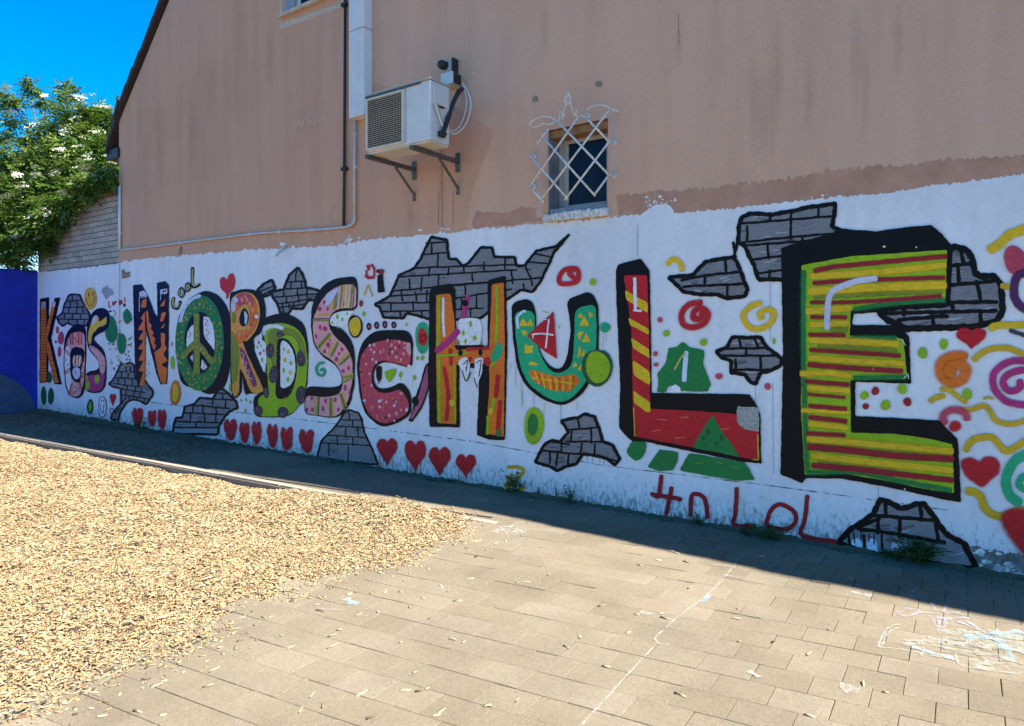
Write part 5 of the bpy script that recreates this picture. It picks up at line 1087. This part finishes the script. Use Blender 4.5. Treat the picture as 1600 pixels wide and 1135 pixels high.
# ------------------------------------------------------------------ windows of the house
def window(w, depth, label, mats, sash):
    x0, x1, z0, z1 = w
    fy = 5.4 + depth
    bm = bmesh.new(); t = .055
    for lo, hi in (((x0, fy, z0), (x0 + t, fy + .06, z1)), ((x1 - t, fy, z0), (x1, fy + .06, z1)), ((x0 + t, fy, z1 - t), (x1 - t, fy + .06, z1)), ((x0 + t, fy, z0), (x1 - t, fy + .06, z0 + t + .02))):
        bbox(bm, lo, hi, .004)
    f = frombm('window', bm, M['frame'], house); f['label'] = label
    a = t + .004; s = .05
    bm = bmesh.new()
    for lo, hi in (((x0 + a, fy - .012, z0 + a + .02), (x0 + a + s, fy + .03, z1 - a)), ((x1 - a - s, fy - .012, z0 + a + .02), (x1 - a, fy + .03, z1 - a)), ((x0 + a + s, fy - .012, z1 - a - s), (x1 - a - s, fy + .03, z1 - a)), ((x0 + a + s, fy - .012, z0 + a + .02), (x1 - a - s, fy + .03, z0 + a + s + .02))):
        bbox(bm, lo, hi, .005)
    frombm('sash', bm, mats['sash'], f)
    box('pane', (x0 + a + s, fy + .008, z0 + a + s + .02), (x1 - a - s, fy + .016, z1 - a - s), M['glass'], f)
    e = .0015
    mk('reveal', [(x0, 5.4, z0), (x0, fy, z0), (x0, fy, z1), (x0, 5.4, z1), (x1, 5.4, z0), (x1, fy, z0), (x1, fy, z1), (x1, 5.4, z1)], [(0, 1, 2, 3), (4, 7, 6, 5), (0, 4, 5, 1)], mats['rev'], f)
    mk('lintel', [(x0, 5.4, z1), (x0, fy, z1), (x1, fy, z1), (x1, 5.4, z1)], [(0, 1, 2, 3)], mats['head'], f)
    # dark room behind
    mk('room', [(x0, fy + .062, z0), (x1, fy + .062, z0), (x1, fy + .062, z1), (x0, fy + .062, z1)], [(0, 1, 2, 3)], M['dark'], f)
    return f
w1 = window(W1, .19, 'small deep window behind white iron bars', dict(sash=M['frame'], rev=M['reveal'], head=M['wood']), 1)
box('timber_head', (W1[0] + .003, 5.43, W1[3] - .075), (W1[1] - .003, 5.585, W1[3] - .003), M['wood'], w1, .004)
box('inner_sill', (W1[0] + .004, 5.41, W1[2] + .001), (W1[1] - .004, 5.59, W1[2] + .075), M['greysill'], w1, .006)
bm = bmesh.new(); r_ = random.Random(3)
for k in range(16):
    a = lerp(W1[0] - .03, W1[1] + .01, k / 16); b = lerp(W1[0] - .03, W1[1] + .01, (k + 1) / 16)
    bbox(bm, (a, 5.345 + r_.uniform(-.006, .008), W1[2] - .05 + r_.uniform(0, .008)), (b + .004, 5.44, W1[2] + .022 + r_.uniform(-.008, .012)), .008)
frombm('sill', bm, M['sill'], w1)
w2 = window(W2, .16, 'upper window with pale sill at the top edge of the picture', dict(sash=M['pvc'], rev=M['pvcgrey'], head=M['pvcgrey']), 1)
box('mullion', (lerp(W2[0], W2[1], .42), 5.54, W2[2] + .06), (lerp(W2[0], W2[1], .42) + .08, 5.60, W2[3] - .05), M['pvc'], w2, .005)
box('sill', (W2[0] - .08, 5.335, W2[2] - .045), (W2[1] + .06, 5.56, W2[2] + .002), M['ivory'], w2, .006)

# ------------------------------------------------------------------ iron security grille in front of the barred window
gc = wallq(897, 325, 5.28)
gr = empty('security_grille', (gc.x, 5.4, gc.z), 'white wrought iron diamond grille with curled crown over the small window', 'window grille')
def GZ(x, y, d=5.27): return wallq(800 + x / 4.73, 120 + y / 4.73, d)
for (a, b) in (((345, 338), (712, 722)), ((232, 452), (615, 882)), ((138, 588), (415, 908)), ((530, 285), (718, 482)), ((138, 818), (238, 935)),
               ((492, 296), (140, 800)), ((728, 234), (212, 916)), ((718, 482), (388, 915)), ((708, 738), (606, 878)), ((272, 384), (180, 506))):
    tube('bar', [GZ(*a, 5.268 + RNG.uniform(-.004, .004)), GZ(*b, 5.268 + RNG.uniform(-.004, .004))], .0098, M['iron'], gr, 8)
for arc_ in ([(128, 350), (160, 320), (210, 300), (260, 296), (300, 306), (345, 338)], [(548, 248), (590, 222), (640, 210), (690, 216), (728, 236), (782, 262)], [(128, 350), (150, 372), (200, 366), (230, 346), (280, 352), (320, 330)], [(782, 262), (768, 246), (748, 252)]):
    tube('scroll', catmull([tuple(GZ(*p)) for p in arc_], 5), .0062, M['iron'], gr, 6)
for cr in ([(345, 330), (372, 286), (392, 222), (414, 112)], [(414, 112), (432, 190), (448, 250), (462, 282), (476, 258), (470, 236)], [(462, 282), (484, 292), (492, 300)], [(350, 320), (352, 280), (372, 262), (386, 280), (376, 320)], [(402, 140), (386, 180), (408, 196), (436, 172), (414, 112)], [(512, 280), (530, 296), (560, 300), (576, 284), (552, 274), (530, 286)], [(398, 210), (430, 214)]):
    tube('crown', catmull([tuple(GZ(*p)) for p in cr], 5), .0062, M['iron'], gr, 6)
for (a, b) in ((165, 595), (165, 815), (757, 490), (757, 735)):
    c = GZ(a, b, 5.4); f_ = GZ(a + (-22 if a < 400 else -36), b + (-8 if a < 400 else -6), 5.268)
    bm = bmesh.new(); btube(bm, [(c.x, 5.4, c.z), (c.x, 5.388, c.z)], .026, 14); bmesh.ops.recalc_face_normals(bm, faces=bm.faces); ro = frombm('rosette', bm, M['iron'], gr, True)
    tube('stand_off', [(c.x, 5.389, c.z), (c.x, 5.33, c.z), (f_.x, 5.27, f_.z)], .0085, M['iron'], ro, 8)

# ------------------------------------------------------------------ air conditioner on two wall brackets
AX0, AX1, AY0, AY1, AZ0, AZ1 = -5.122, -4.27, 4.72, 5.0, 3.353, 3.915
ac = empty('air_conditioner', (lerp(AX0, AX1, .5), lerp(AY0, AY1, .5), AZ0), 'white air conditioner unit with slatted grille hanging on the pink wall', 'air conditioner')
bm = bmesh.new(); bbox(bm, (AX0, AY0, AZ0), (AX1, AY1, AZ1), .018, 3); frombm('casing', bm, M['acwhite'], ac, False)
gx0, gx1, gz0, gz1 = AX0 + .03, AX0 + .50, AZ0 + .035, AZ1 - .05
box('grille_recess', (gx0, AY0 - .0025, gz0), (gx1, AY0 + .004, gz1), M['dark'], ac)
bm = bmesh.new()
for lo, hi in (((gx0 - .025, AY0 - .022, gz0 - .02), (gx0, AY0 + .004, gz1 + .02)), ((gx1, AY0 - .022, gz0 - .02), (gx1 + .025, AY0 + .004, gz1 + .02)), ((gx0, AY0 - .022, gz1), (gx1, AY0 + .004, gz1 + .02)), ((gx0, AY0 - .022, gz0 - .02), (gx1, AY0 + .004, gz0))): bbox(bm, lo, hi, .004)
gf = frombm('grille_frame', bm, M['accream'], ac)
ns = 24; bm = bmesh.new(); bbox(bm, (gx0, -.007, -.0035), (gx1, .007, .0035)); sm_ = bpy.data.meshes.new('slat'); bm.to_mesh(sm_); bm.free(); sm_.materials.append(M['slatgrey'])
for k in range(ns):
    o = bpy.data.objects.new('slat', sm_); COL.objects.link(o); o.location = (0, AY0 - .012, lerp(gz0 + .008, gz1 - .008, k / (ns - 1))); o.rotation_euler = (.6, 0, 0); attach(o, gf)
for k in range(11):
    xx = lerp(gx0, gx1, (k + 1) / 12); tube('wire', [(xx, AY0 - .004, gz0), (xx, AY0 - .004, gz1)], .0018, M['accream'], gf, 5)
box('panel_seam', (gx1 + .040, AY0 - .001, AZ0 + .02), (gx1 + .044, AY0 + .004, AZ1 - .02), M['dark'], ac)
box('top_lid', (AX0 - .006, AY0 - .012, AZ1 + .001), (AX1 + .004, AY1 + .004, AZ1 + .020), M['beige'], ac, .006, 2)
box('lid_edge', (AX0 - .008, AY0 - .014, AZ1 - .022), (lerp(AX0, AX1, .86), AY0 - .0005, AZ1 - .002), M['steel'], ac, .002)
sc = box('service_cover', (AX1 + .0005, AY0 + .03, AZ1 - .22), (AX1 + .020, AY1 - .05, AZ1 - .05), M['acwhite'], ac, .006, 2)
box('cover_lip', (AX1 + .0005, AY0 + .06, AZ1 - .232), (AX1 + .026, AY1 - .1, AZ1 - .221), M['dark'], ac)
box('base_tray', (AX0 + .01, AY0 + .01, AZ0 - .018), (AX1 - .01, AY1 - .01, AZ0 - .001), M['accream'], ac, .003)
vb = box('valve', (AX1 + .0005, AY0 + .10, AZ0 + .05), (AX1 + .035, AY1 - .09, AZ0 + .10), M['dark'], ac, .006)
for q in (.13, .17): tube('valve_cap', [(AX1 + .036, AY0 + q - .02, AZ0 + .075), (AX1 + .065, AY0 + q - .02, AZ0 + .072)], .016, M['dark'], vb, 10)
def sidep(x, y): # points on the unit's right side, from the close view
    px, py = 560 + x / 4.935, 90 + y / 4.935
    r = (px - CX) / FPX; Z = (AX1 + .035) / (CS * r - SN); return Vector((AX1 + .035, SN * r * Z + CS * Z, EYE + (HY - py) / FPX * Z))
tube('supply_cable', catmull([tuple(sidep(592, 352)), tuple(sidep(612, 420)), tuple(sidep(634, 490)), tuple(sidep(650, 530))], 5), .009, M['pvc'], ac, 8)
tube('supply_cable', catmull([tuple(sidep(606, 350)), tuple(sidep(630, 430)), tuple(sidep(652, 500))], 5), .007, M['beige'], ac, 8)
for q, lab in ((-5.11, 'left grey steel bracket carrying the air conditioner'), (-4.497, 'right grey steel bracket carrying the air conditioner')):
    b = empty('wall_bracket', (q, 5.4, 3.3), lab, 'bracket', 'steel brackets under the air conditioner')
    box('arm', (q - .022, 4.70, 3.292), (q + .022, 5.386, 3.332), M['steel'], b, .004)
    box('wall_plate', (q - .03, 5.386, 3.20), (q + .03, 5.3995, 3.40), M['steel'], b, .003)
    bm = bmesh.new(); bbox(bm, (-.014, -.008, 0), (.014, .008, .37), .002); o = frombm('brace', bm, M['steel']); o.location = (q, 5.392, 3.04); o.rotation_euler = (math.atan2(.30, .26), 0, 0); attach(o, b)
    box('foot_plate', (q - .018, 5.388, 2.97), (q + .018, 5.3995, 3.06), M['steel'], b, .002)
    for z in (3.225, 3.375, 2.985): tube('bolt', [(q, 5.40, z), (q, 5.376, z)], .009, M['steel'], b, 6)
# insulated pipe bundle, boxes and cable loop right of the unit
jx = wallq(708, 128, 5.36)
jb = empty('junction_box', (jx.x, 5.4, jx.z), 'white square junction box on the wall behind the air conditioner', 'junction box')
box('body', (jx.x - .075, 5.27, jx.z - .055), (jx.x + .075, 5.3995, jx.z + .062), M['acwhite'], jb, .006, 2); box('lid', (jx.x - .079, 5.255, jx.z - .059), (jx.x + .079, 5.2695, jx.z + .066), M['acwhite'], jb, .006, 2)
box('side_plate', (jx.x + .0755, 5.275, jx.z - .05), (jx.x + .080, 5.39, jx.z + .056), M['dark'], jb)
sx_ = wallq(701, 106, 5.34)
sn = empty('motion_sensor', (sx_.x, 5.4, sx_.z), 'beige outdoor sensor with a black round eye above the white box', 'sensor')
box('body', (sx_.x - .02, 5.30, sx_.z - .072), (sx_.x + .062, 5.3995, sx_.z + .078), M['beige'], sn, .008, 2); box('back_plate', (sx_.x + .0625, 5.31, sx_.z - .066), (sx_.x + .082, 5.3995, sx_.z + .082), M['dark'], sn, .004)
tube('eye', [(sx_.x - .012, 5.315, sx_.z + .012), (sx_.x - .020, 5.25, sx_.z + .008), (sx_.x - .022, 5.225, sx_.z + .004)], [.044, .048, .036], M['dark'], sn, 16)
def Q(x, y, d): return tuple(wallq(560 + x / 4.935, 90 + y / 4.935, d))
pp = tube('insulated_pipe', catmull([Q(800, 240, 5.34), Q(760, 290, 5.25), Q(724, 370, 5.10), Q(694, 460, 4.95), Q(668, 540, 4.88), Q(640, 600, 4.82)], 6), [.023] * 31, M['dark'], None, 10); setp(pp, 'black insulated pipe running from the wall to the air conditioner', 'pipe')
tube('branch', catmull([Q(770, 250, 5.36), Q(744, 310, 5.24), Q(708, 420, 5.0), Q(676, 520, 4.88)], 5), .014, M['dark'], pp, 8)
cl = tube('cable_loop', catmull([Q(806, 200, 5.37), Q(840, 260, 5.36), Q(866, 340, 5.36), Q(858, 430, 5.36), Q(830, 510, 5.34), Q(780, 570, 5.30), Q(730, 588, 5.22), Q(690, 566, 5.1), Q(668, 540, 4.98)], 6), .0075, M['pvc'], None, 8); setp(cl, 'pale cable hanging in a loop beside the air conditioner', 'cable')
tube('strand', catmull([Q(800, 210, 5.37), Q(826, 280, 5.36), Q(834, 360, 5.36), Q(816, 450, 5.36), Q(780, 530, 5.33), Q(730, 570, 5.24), Q(684, 540, 5.08)], 6), .0065, M['pvc'], cl, 8)

# ------------------------------------------------------------------ pipes and trunking left of the unit
tx0, tx1 = wallq(545, 90, 5.27).x, wallq(568.5, 90, 5.27).x
tz = wallq(556, 182, 5.27).z; tzs = wallq(556, 46, 5.27).z
tkt = empty('trunking', ((tx0 + tx1) / 2, 5.4, tz), 'tall white ribbed plastic trunking on the wall left of the air conditioner', 'trunking')
for a, b in ((tz, tzs - .004), (tzs + .004, tzs + 1.6), (tzs + 1.608, 7.6)):
    c_ = box('cover', (tx0, 5.27, a), (tx1, 5.3995, b), M['pvc'], tkt, .004)
    for k in range(5):
        xx = lerp(tx0, tx1, (k + .7) / 5.6); box('rib', (xx, 5.2655, a + .004), (xx + .012, 5.2695, b - .004), M['pvc'], c_, .001)
cx0, cx1 = wallq(568, 165, 5.34).x, wallq(576, 165, 5.34).x
box('end_box', (tx1 + .002, 5.30, wallq(570, 182, 5.3).z), (tx1 + .11, 5.3995, wallq(570, 156, 5.3).z), M['accream'], tkt, .005)
def wp(x, y, o=.03): p = wallp(x, y, o); return (p.x, p.y, p.z)
wc = empty('white_conduit', (wallp(557, 345).x, 5.4, wallp(557, 345).z), 'thin white conduit dropping from the trunking, then running left along the wall', 'conduit')
tube('riser', [wp(558, 183), wp(557, 260), wp(557, 338)], .017, M['pvcgrey'], wc, 10)
tube('elbow', catmull([wp(557, 338), wp(556.4, 347), wp(552, 352), wp(546, 355)], 5), .019, M['pvcgrey'], wc, 10)
tube('run', catmull([wp(546, 355), wp(520, 358), wp(480, 361), wp(440, 363), wp(400, 366), wp(350, 372), wp(300, 378), wp(240, 386), wp(192, 391)], 4), .015, M['pvcgrey'], wc, 8)
tube('riser', [wp(190, 389), wp(190, 292)], .022, M['pvc'], wc, 10)
for a, b in ((283, 380), (330, 374.5), (392, 367), (440, 363), (490, 360), (557, 262), (557, 210), (190, 330), (190.3, 365)):
    p = wallp(a, b, .02); box('clip', (p.x - .022, 5.362, p.z - .022), (p.x + .022, 5.3995, p.z + .022), M['pvcgrey'], wc, .003)
bp = empty('black_pipe', (wallp(540, 355).x, 5.4, wallp(540, 355).z), 'thin black pipe running straight up the wall beside the white trunking', 'pipe')
tube('pipe', [wp(540, 354, .03), wp(541, 265, .03), wp(542, 90, .03), wp(543, -60, .03)], .0165, M['dark'], bp, 8)
for b in (9, 265): p = wallp(541, b, .03); box('clip', (p.x - .045, 5.345, p.z - .02), (p.x + .045, 5.3995, p.z + .02), M['dark'], bp, .008)
st = tube('pipe_stub', [wp(449, 386, 0), wp(446, 396, .10), wp(444.5, 402, .12)], .016, M['pvcgrey'], None, 8); setp(st, 'short grey pipe stub poking out of the top of the white band', 'pipe stub')
st = tube('pipe_stub', [wp(284, 386, 0), wp(284, 393, .03), wp(284, 398, .03)], .013, M['barebrick'], None, 8); setp(st, 'tiny rusty pipe stub above the white band left of the word', 'pipe stub')

# ------------------------------------------------------------------ elder bush behind the brick wall
eb = empty('elder_bush', (-16.2, 6.3, 0.0), 'large elder bush with white flower heads hanging over the brick wall', 'bush')
rs = np.random.RandomState(8)
# leaning clumps: (picture column, row, depth plane, radius)
CL = [(15, 158, 6.3, .30), (48, 140, 6.3, .22), (70, 160, 6.2, .16), (105, 146, 6.3, .20), (120, 185, 6.2, .42), (150, 178, 6.3, .36), (172, 195, 6.4, .34), (90, 205, 6.1, .42), (60, 225, 6.0, .40),
      (140, 225, 6.1, .50), (170, 240, 6.1, .42), (100, 245, 5.9, .50), (30, 250, 5.9, .42), (10, 265, 5.9, .46), (60, 265, 5.8, .50), (130, 265, 5.85, .50), (165, 270, 5.9, .40), (90, 290, 5.6, .50), (30, 300, 5.4, .52),
      (60, 320, 5.3, .48), (5, 320, 5.4, .52), (110, 300, 5.6, .40), (150, 285, 5.8, .34), (30, 345, 5.2, .46), (60, 350, 5.2, .38), (5, 365, 5.1, .46), (35, 380, 5.1, .36), (15, 400, 5.1, .30), (-40, 250, 6.2, .7), (-50, 330, 5.4, .7), (-90, 290, 6.0, .8), (48, 372, 5.15, .26), (82, 330, 5.25, .30), (5, 215, 6.1, .22), (20, 190, 6.2, .20), (112, 318, 5.22, .30), (140, 292, 5.25, .30), (168, 282, 5.3, .26), (84, 352, 5.2, .28), (66, 385, 5.18, .20), (28, 410, 5.12, .22)]
lv_, lf_, lt_ = [], [], []
def leaflet(p, d, n_, L, W, t):
    s = d.cross(n_).normalized(); b = len(lv_); q = p + d * L * .5
    lv_.extend([p, q + s * W * .5 - n_ * W * .12, q - s * W * .5 - n_ * W * .12, p + d * L * .30 + n_ * .0, p + d * L - n_ * L * .12])
    lf_.extend([(b, b + 1, b + 3), (b, b + 3, b + 2), (b + 3, b + 1, b + 4), (b + 3, b + 4, b + 2)]); lt_.extend([t] * 4)
fv, ff = [], []
ctrs = []
for (a, b, d, r) in CL:
    c = wallq(a, b, d); ctrs.append((c, r))
    for k in range(int(210 * (r / .4) ** 2)):
        u = Vector(rs.normal(0, 1, 3)).normalized(); rad = r * (rs.rand() ** .5) * (1 + .25 * rs.normal())
        p = c + Vector((u.x * rad, u.y * rad * .9, u.z * rad * .85))
        if p.y > 5.28 and p.y < 5.75 and p.z < 3.95 and p.x > -15.02: p.y = 5.24 - rs.rand() * .15
        if p.x > -11.9 and p.y > 5.3: continue
        ax = Vector((u.x, u.y, u.z * .4 - .25 + rs.normal(0, .25))) + Vector(rs.normal(0, .35, 3)); ax.normalize()
        nn = Vector((rs.normal(0, .4), rs.normal(0, .4), 1.0)).normalized(); s = ax.cross(nn).normalized(); nn = s.cross(ax).normalized()
        L = rs.uniform(.075, .14); t = (rs.rand() * .5 + .25 + .25 * math.sin(p.x * 7 + p.z * 5)) % 1.0
        for q, sd in ((.0, 1), (.0, -1), (.06, 1), (.06, -1), (.12, 0)):
            dd = (ax * (.55 if sd else 1) + s * sd * .8).normalized(); leaflet(p + ax * q, dd, nn, L * (1.1 if not sd else 1), L * .42, t)
    # flower heads, flat and facing the sky
    for k in range(max(1, int(4.4 * r / .4))):
        u = Vector(rs.normal(0, 1, 3)); u.z = abs(u.z) * .8 + .15; u.y = -abs(u.y) * .6; u.normalize(); p = c + u * r * 1.05
        if p.y > 5.28 and p.y < 5.75 and p.z < 3.95 and p.x > -15.02: p.y = 5.2
        if p.x > -11.9: continue
        R = rs.uniform(.07, .14); til = Vector((rs.normal(0, .3) + u.x * .35, rs.normal(-.25, .2), 1)).normalized(); e1 = til.cross(Vector((0, 1, .1))).normalized(); e2 = til.cross(e1)
        for m_ in range(80):
            rr = R * math.sqrt(rs.rand()); th = rs.rand() * 6.28; g = p + e1 * rr * math.cos(th) + e2 * rr * math.sin(th) + til * (.02 * (1 - rr / R) + rs.normal(0, .008)); s_ = rs.uniform(.008, .015); b0 = len(fv)
            a1 = Vector(rs.normal(0, 1, 3)); a1 = (a1 - til * a1.dot(til) * .7).normalized(); a2 = a1.cross(til).normalized()
            fv.extend([g + a1 * s_, g + a2 * s_, g - a1 * s_, g - a2 * s_]); ff.append((b0, b0 + 1, b0 + 2, b0 + 3))
fo = mk('foliage', lv_, lf_, M['leaf'], eb); a_ = fo.data.attributes.new('tint', 'FLOAT', 'FACE'); a_.data.foreach_set('value', np.array(lt_, dtype=np.float32)); fo['kind'] = 'stuff'
fl_ = mk('flower_heads', fv, ff, M['flower'], eb); fl_['kind'] = 'stuff'
print('leaf tris', len(lf_), 'flowers', len(ff))
root = Vector((-16.2, 6.3, -.1))
tube('trunk', catmull([tuple(root), (-16.1, 6.25, .9), (-15.9, 6.2, 1.8), (-15.6, 6.15, 2.7)], 4), [.14, .13, .125, .12, .115, .11, .105, .1, .095, .09, .085, .08, .075], M['bark'], eb, 9)
bm = bmesh.new()
for (c, r) in ctrs:
    st_ = Vector((-15.7, 6.2, 2.3 + rs.rand() * .5)); md_ = (st_ + c) / 2 + Vector((rs.normal(0, .12), rs.normal(0, .1) + (.35 if c.y < 5.7 else 0), .25 + (.8 if c.y < 5.7 else 0)))
    pts = catmull([tuple(st_), tuple(md_), tuple(c)], 5); btube(bm, pts, [lerp(.045, .007, k / (len(pts) - 1)) for k in range(len(pts))], 6)
bmesh.ops.recalc_face_normals(bm, faces=bm.faces); frombm('branches', bm, M['bark'], eb, True)

# ------------------------------------------------------------------ weeds along the foot of the wall
def weed(px, py, h, w, n_, label, seed, upright=.8):
    gx, gy = gnd(px, py); gy = min(gy, 5.36); e_ = empty('weed', (gx, gy, 0.0), label, 'weed'); q = random.Random(seed); vs = []; fs = []; ts = []; bm = bmesh.new()
    for k in range(n_):
        a = q.uniform(0, 6.28); rr = w * q.random() ** .6; tip = Vector((rr * math.cos(a), min(rr * math.sin(a), 5.385 - gy) * .7, h * q.uniform(.35, 1.0)))
        tip.y = min(tip.y, 5.385 - gy)
        base = Vector((tip.x * .25, tip.y * .25, 0)); md_ = (base + tip) / 2 + Vector((0, 0, h * .15)); pts = catmull([tuple(base), tuple(md_), tuple(tip)], 3)
        btube(bm, pts, [.003, .0028, .0026, .0022, .002, .0016, .0012], 4)
        for m_ in range(q.randint(3, 7)):
            t = q.uniform(.25, 1); p = Vector(pts[min(int(t * (len(pts) - 1)), len(pts) - 1)]); b_ = q.uniform(0, 6.28); d = Vector((math.cos(b_), math.sin(b_) * .7, q.uniform(-.2, upright))).normalized()
            L = q.uniform(.025, .06) * (h / .2) ** .5; s = d.cross(Vector((0, 0, 1))).normalized() * L * .28; z = len(vs); u_ = d.cross(s).normalized() * L * .08
            vs += [p, p + d * L * .5 + s, p + d * L, p + d * L * .5 - s, p + d * L * .5 + u_]; fs += [(z, z + 1, z + 4), (z + 1, z + 2, z + 4), (z + 2, z + 3, z + 4), (z + 3, z, z + 4)]; ts += [q.random()] * 4
    o = mk('leaves', vs, fs, M['weed'], None); o.parent = e_; a = o.data.attributes.new('tint', 'FLOAT', 'FACE'); a.data.foreach_set('value', np.array(ts, dtype=np.float32)); o['kind'] = 'stuff'
    bmesh.ops.recalc_face_normals(bm, faces=bm.faces); frombm('stems', bm, M['weed'], e_, False, True)
weed(222, 672, .20, .22, 14, 'small dark weed in front of the left row of red hearts', 1)
weed(803, 771, .22, .14, 16, 'bushy weed growing under the yellow figure 2', 2)
weed(890, 787, .16, .10, 8, 'thin weed between the yellow figure and the red writing', 3)
weed(1092, 817, .10, .09, 8, 'tiny weed under the second sign of the red writing', 4)
weed(1206, 843, .13, .20, 30, 'low spreading weed under the round letter of the red writing', 5, .3)
weed(1164, 835, .07, .10, 12, 'flat tuft of weed under the tall red stroke left of the round letter', 6, .3)
weed(1432, 878, .19, .19, 48, 'dense weed clump in front of the grey brick patch at the foot of the E', 7, .4)
weed(1395, 872, .08, .12, 16, 'short weeds left of the dense clump under the E', 8, .3)
weed(160, 657, .08, .30, 16, 'sparse weeds at the foot of the wall under the outlined face', 9, .3)
weed(105, 648, .09, .45, 16, 'sparse weeds at the far left foot of the white wall', 10, .3)
weed(700, 753, .04, .12, 8, 'tiny weeds below the large red hearts', 11, .3)
weed(520, 723, .05, .10, 8, 'tiny weeds in front of the brick patch under the S', 12, .3)

# ------------------------------------------------------------------ chalk on the paving
CK = [0]
def chalk(mat, w, items, label=None):
    bm = bmesh.new()
    for it in items:
        ww = w
        if isinstance(it, tuple): it, ww = it
        view(); pts = organic(PT(it), 1, .4, False, 5); CK[0] += 1; z = .0030 + CK[0] * .00003; last = None
        G = [Vector((*gnd(a, b), z)) for a, b in pts]
        for i, p in enumerate(G):
            t = (G[min(i + 1, len(G) - 1)] - G[max(i - 1, 0)]).normalized(); nrm = Vector((-t.y, t.x, 0)) * ww * .5 * (.8 + .35 * math.sin(i * 1.3))
            cur = (bm.verts.new(p - nrm), bm.verts.new(p + nrm))
            if last: bm.faces.new((last[0], cur[0], cur[1], last[1]))
            last = cur
    bm.normal_update()
    for f in bm.faces:
        if f.normal.z < 0: f.normal_flip()
    o = frombm('chalk_mark', bm, M[mat], pav)
    if label: o['label'] = label
chalk('chalkw', .011, ['902,1140 940,1100 985,1050 1020,1013', '1046,1008 1030,1006 1024,998 1040,982 1068,958 1100,935 1130,905 1146,886 1152,876 1166,866 1184,858'], 'long thin chalk line with a hook')
chalk('chalkw', .014, ['1110,882 1150,887', '1128,899 1174,906']); chalk('chalkb', .035, ['1098,942 1108,930', '1100,940 1106,934']); chalk('chalkb', .05, ['540,936 550,942 560,944'], 'pale blue chalk smudge beside the wood chips')
chalk('chalkw', .012, ['500,952 520,953 540,955', '548,960 575,963']); 
chalk('chalkw', .016, ['770,830 790,824 815,826 822,830 806,836 780,834 770,830', '776,828 800,832 816,828', '782,824 796,836 810,826', '772,832 790,828 812,834', '786,822 818,832', '800,822 790,836'], 'white chalk scribble beside the far end of the chip bed')
chalk('chalkw', .012, ['800,866 830,865'])
q = random.Random(12); it = []
for k in range(26):
    a, b = q.uniform(1385, 1560), q.uniform(982, 1010); it.append((f'{a:.0f},{b:.0f} {a + q.uniform(30, 80):.0f},{b + q.uniform(0, 9):.0f} {min(a + q.uniform(90, 150), 1640):.0f},{b + q.uniform(6, 20):.0f}', q.uniform(.02, .05)))
chalk('chalky', .03, it, 'broad pale yellow chalk area at the right')
it = []
for k in range(14):
    a, b = q.uniform(1500, 1590), q.uniform(1020, 1044); it.append((f'{a:.0f},{b:.0f} {a + q.uniform(20, 50):.0f},{b + q.uniform(3, 9):.0f}', q.uniform(.03, .05)))
chalk('chalky', .03, it)
chalk('chalkw', .012, ['1372,1012 1380,992 1392,980 1410,976', '1376,1014 1388,990 1404,982', '1440,1004 1444,1014 1438,1026', '1494,1024 1500,1040 1540,1048 1590,1054', '1370,1012 1420,1018 1500,1034', '1550,990 1560,1000', '1558,984 1562,1006'])
chalk('chalkw', .010, ['1420,925 1450,922 1480,928 1500,938', '1424,932 1460,936 1520,946', '1430,920 1422,936', '1440,930 1480,940'])
chalk('chalkp', .022, ['1402,960 1420,952 1436,956 1420,964 1404,962', '1430,958 1470,960 1500,958', '1450,964 1480,968 1512,966', '1458,966 1462,980 1474,982 1478,968', '1466,964 1468,984', '1470,966 1486,970', '1456,944 1462,956', '1480,944 1474,958', '1496,972 1530,986', '1510,972 1540,990'])
chalk('chalkb', .05, ['1510,998 1560,992 1596,988', '1560,1000 1570,1014 1582,1030', '1530,996 1560,1002', ('1425,1012 1450,1020 1490,1030', .03)], 'pale blue chalk strokes on the yellow area')
chalk('chalkw', .05, ['1312,1072 1326,1076 1344,1082', '1316,1080 1334,1080', ('1170,1050 1186,1060', .03), ('1350,930 1362,932', .03), ('1000,957 1016,962', .06), ('1330,926 1360,934', .03)])
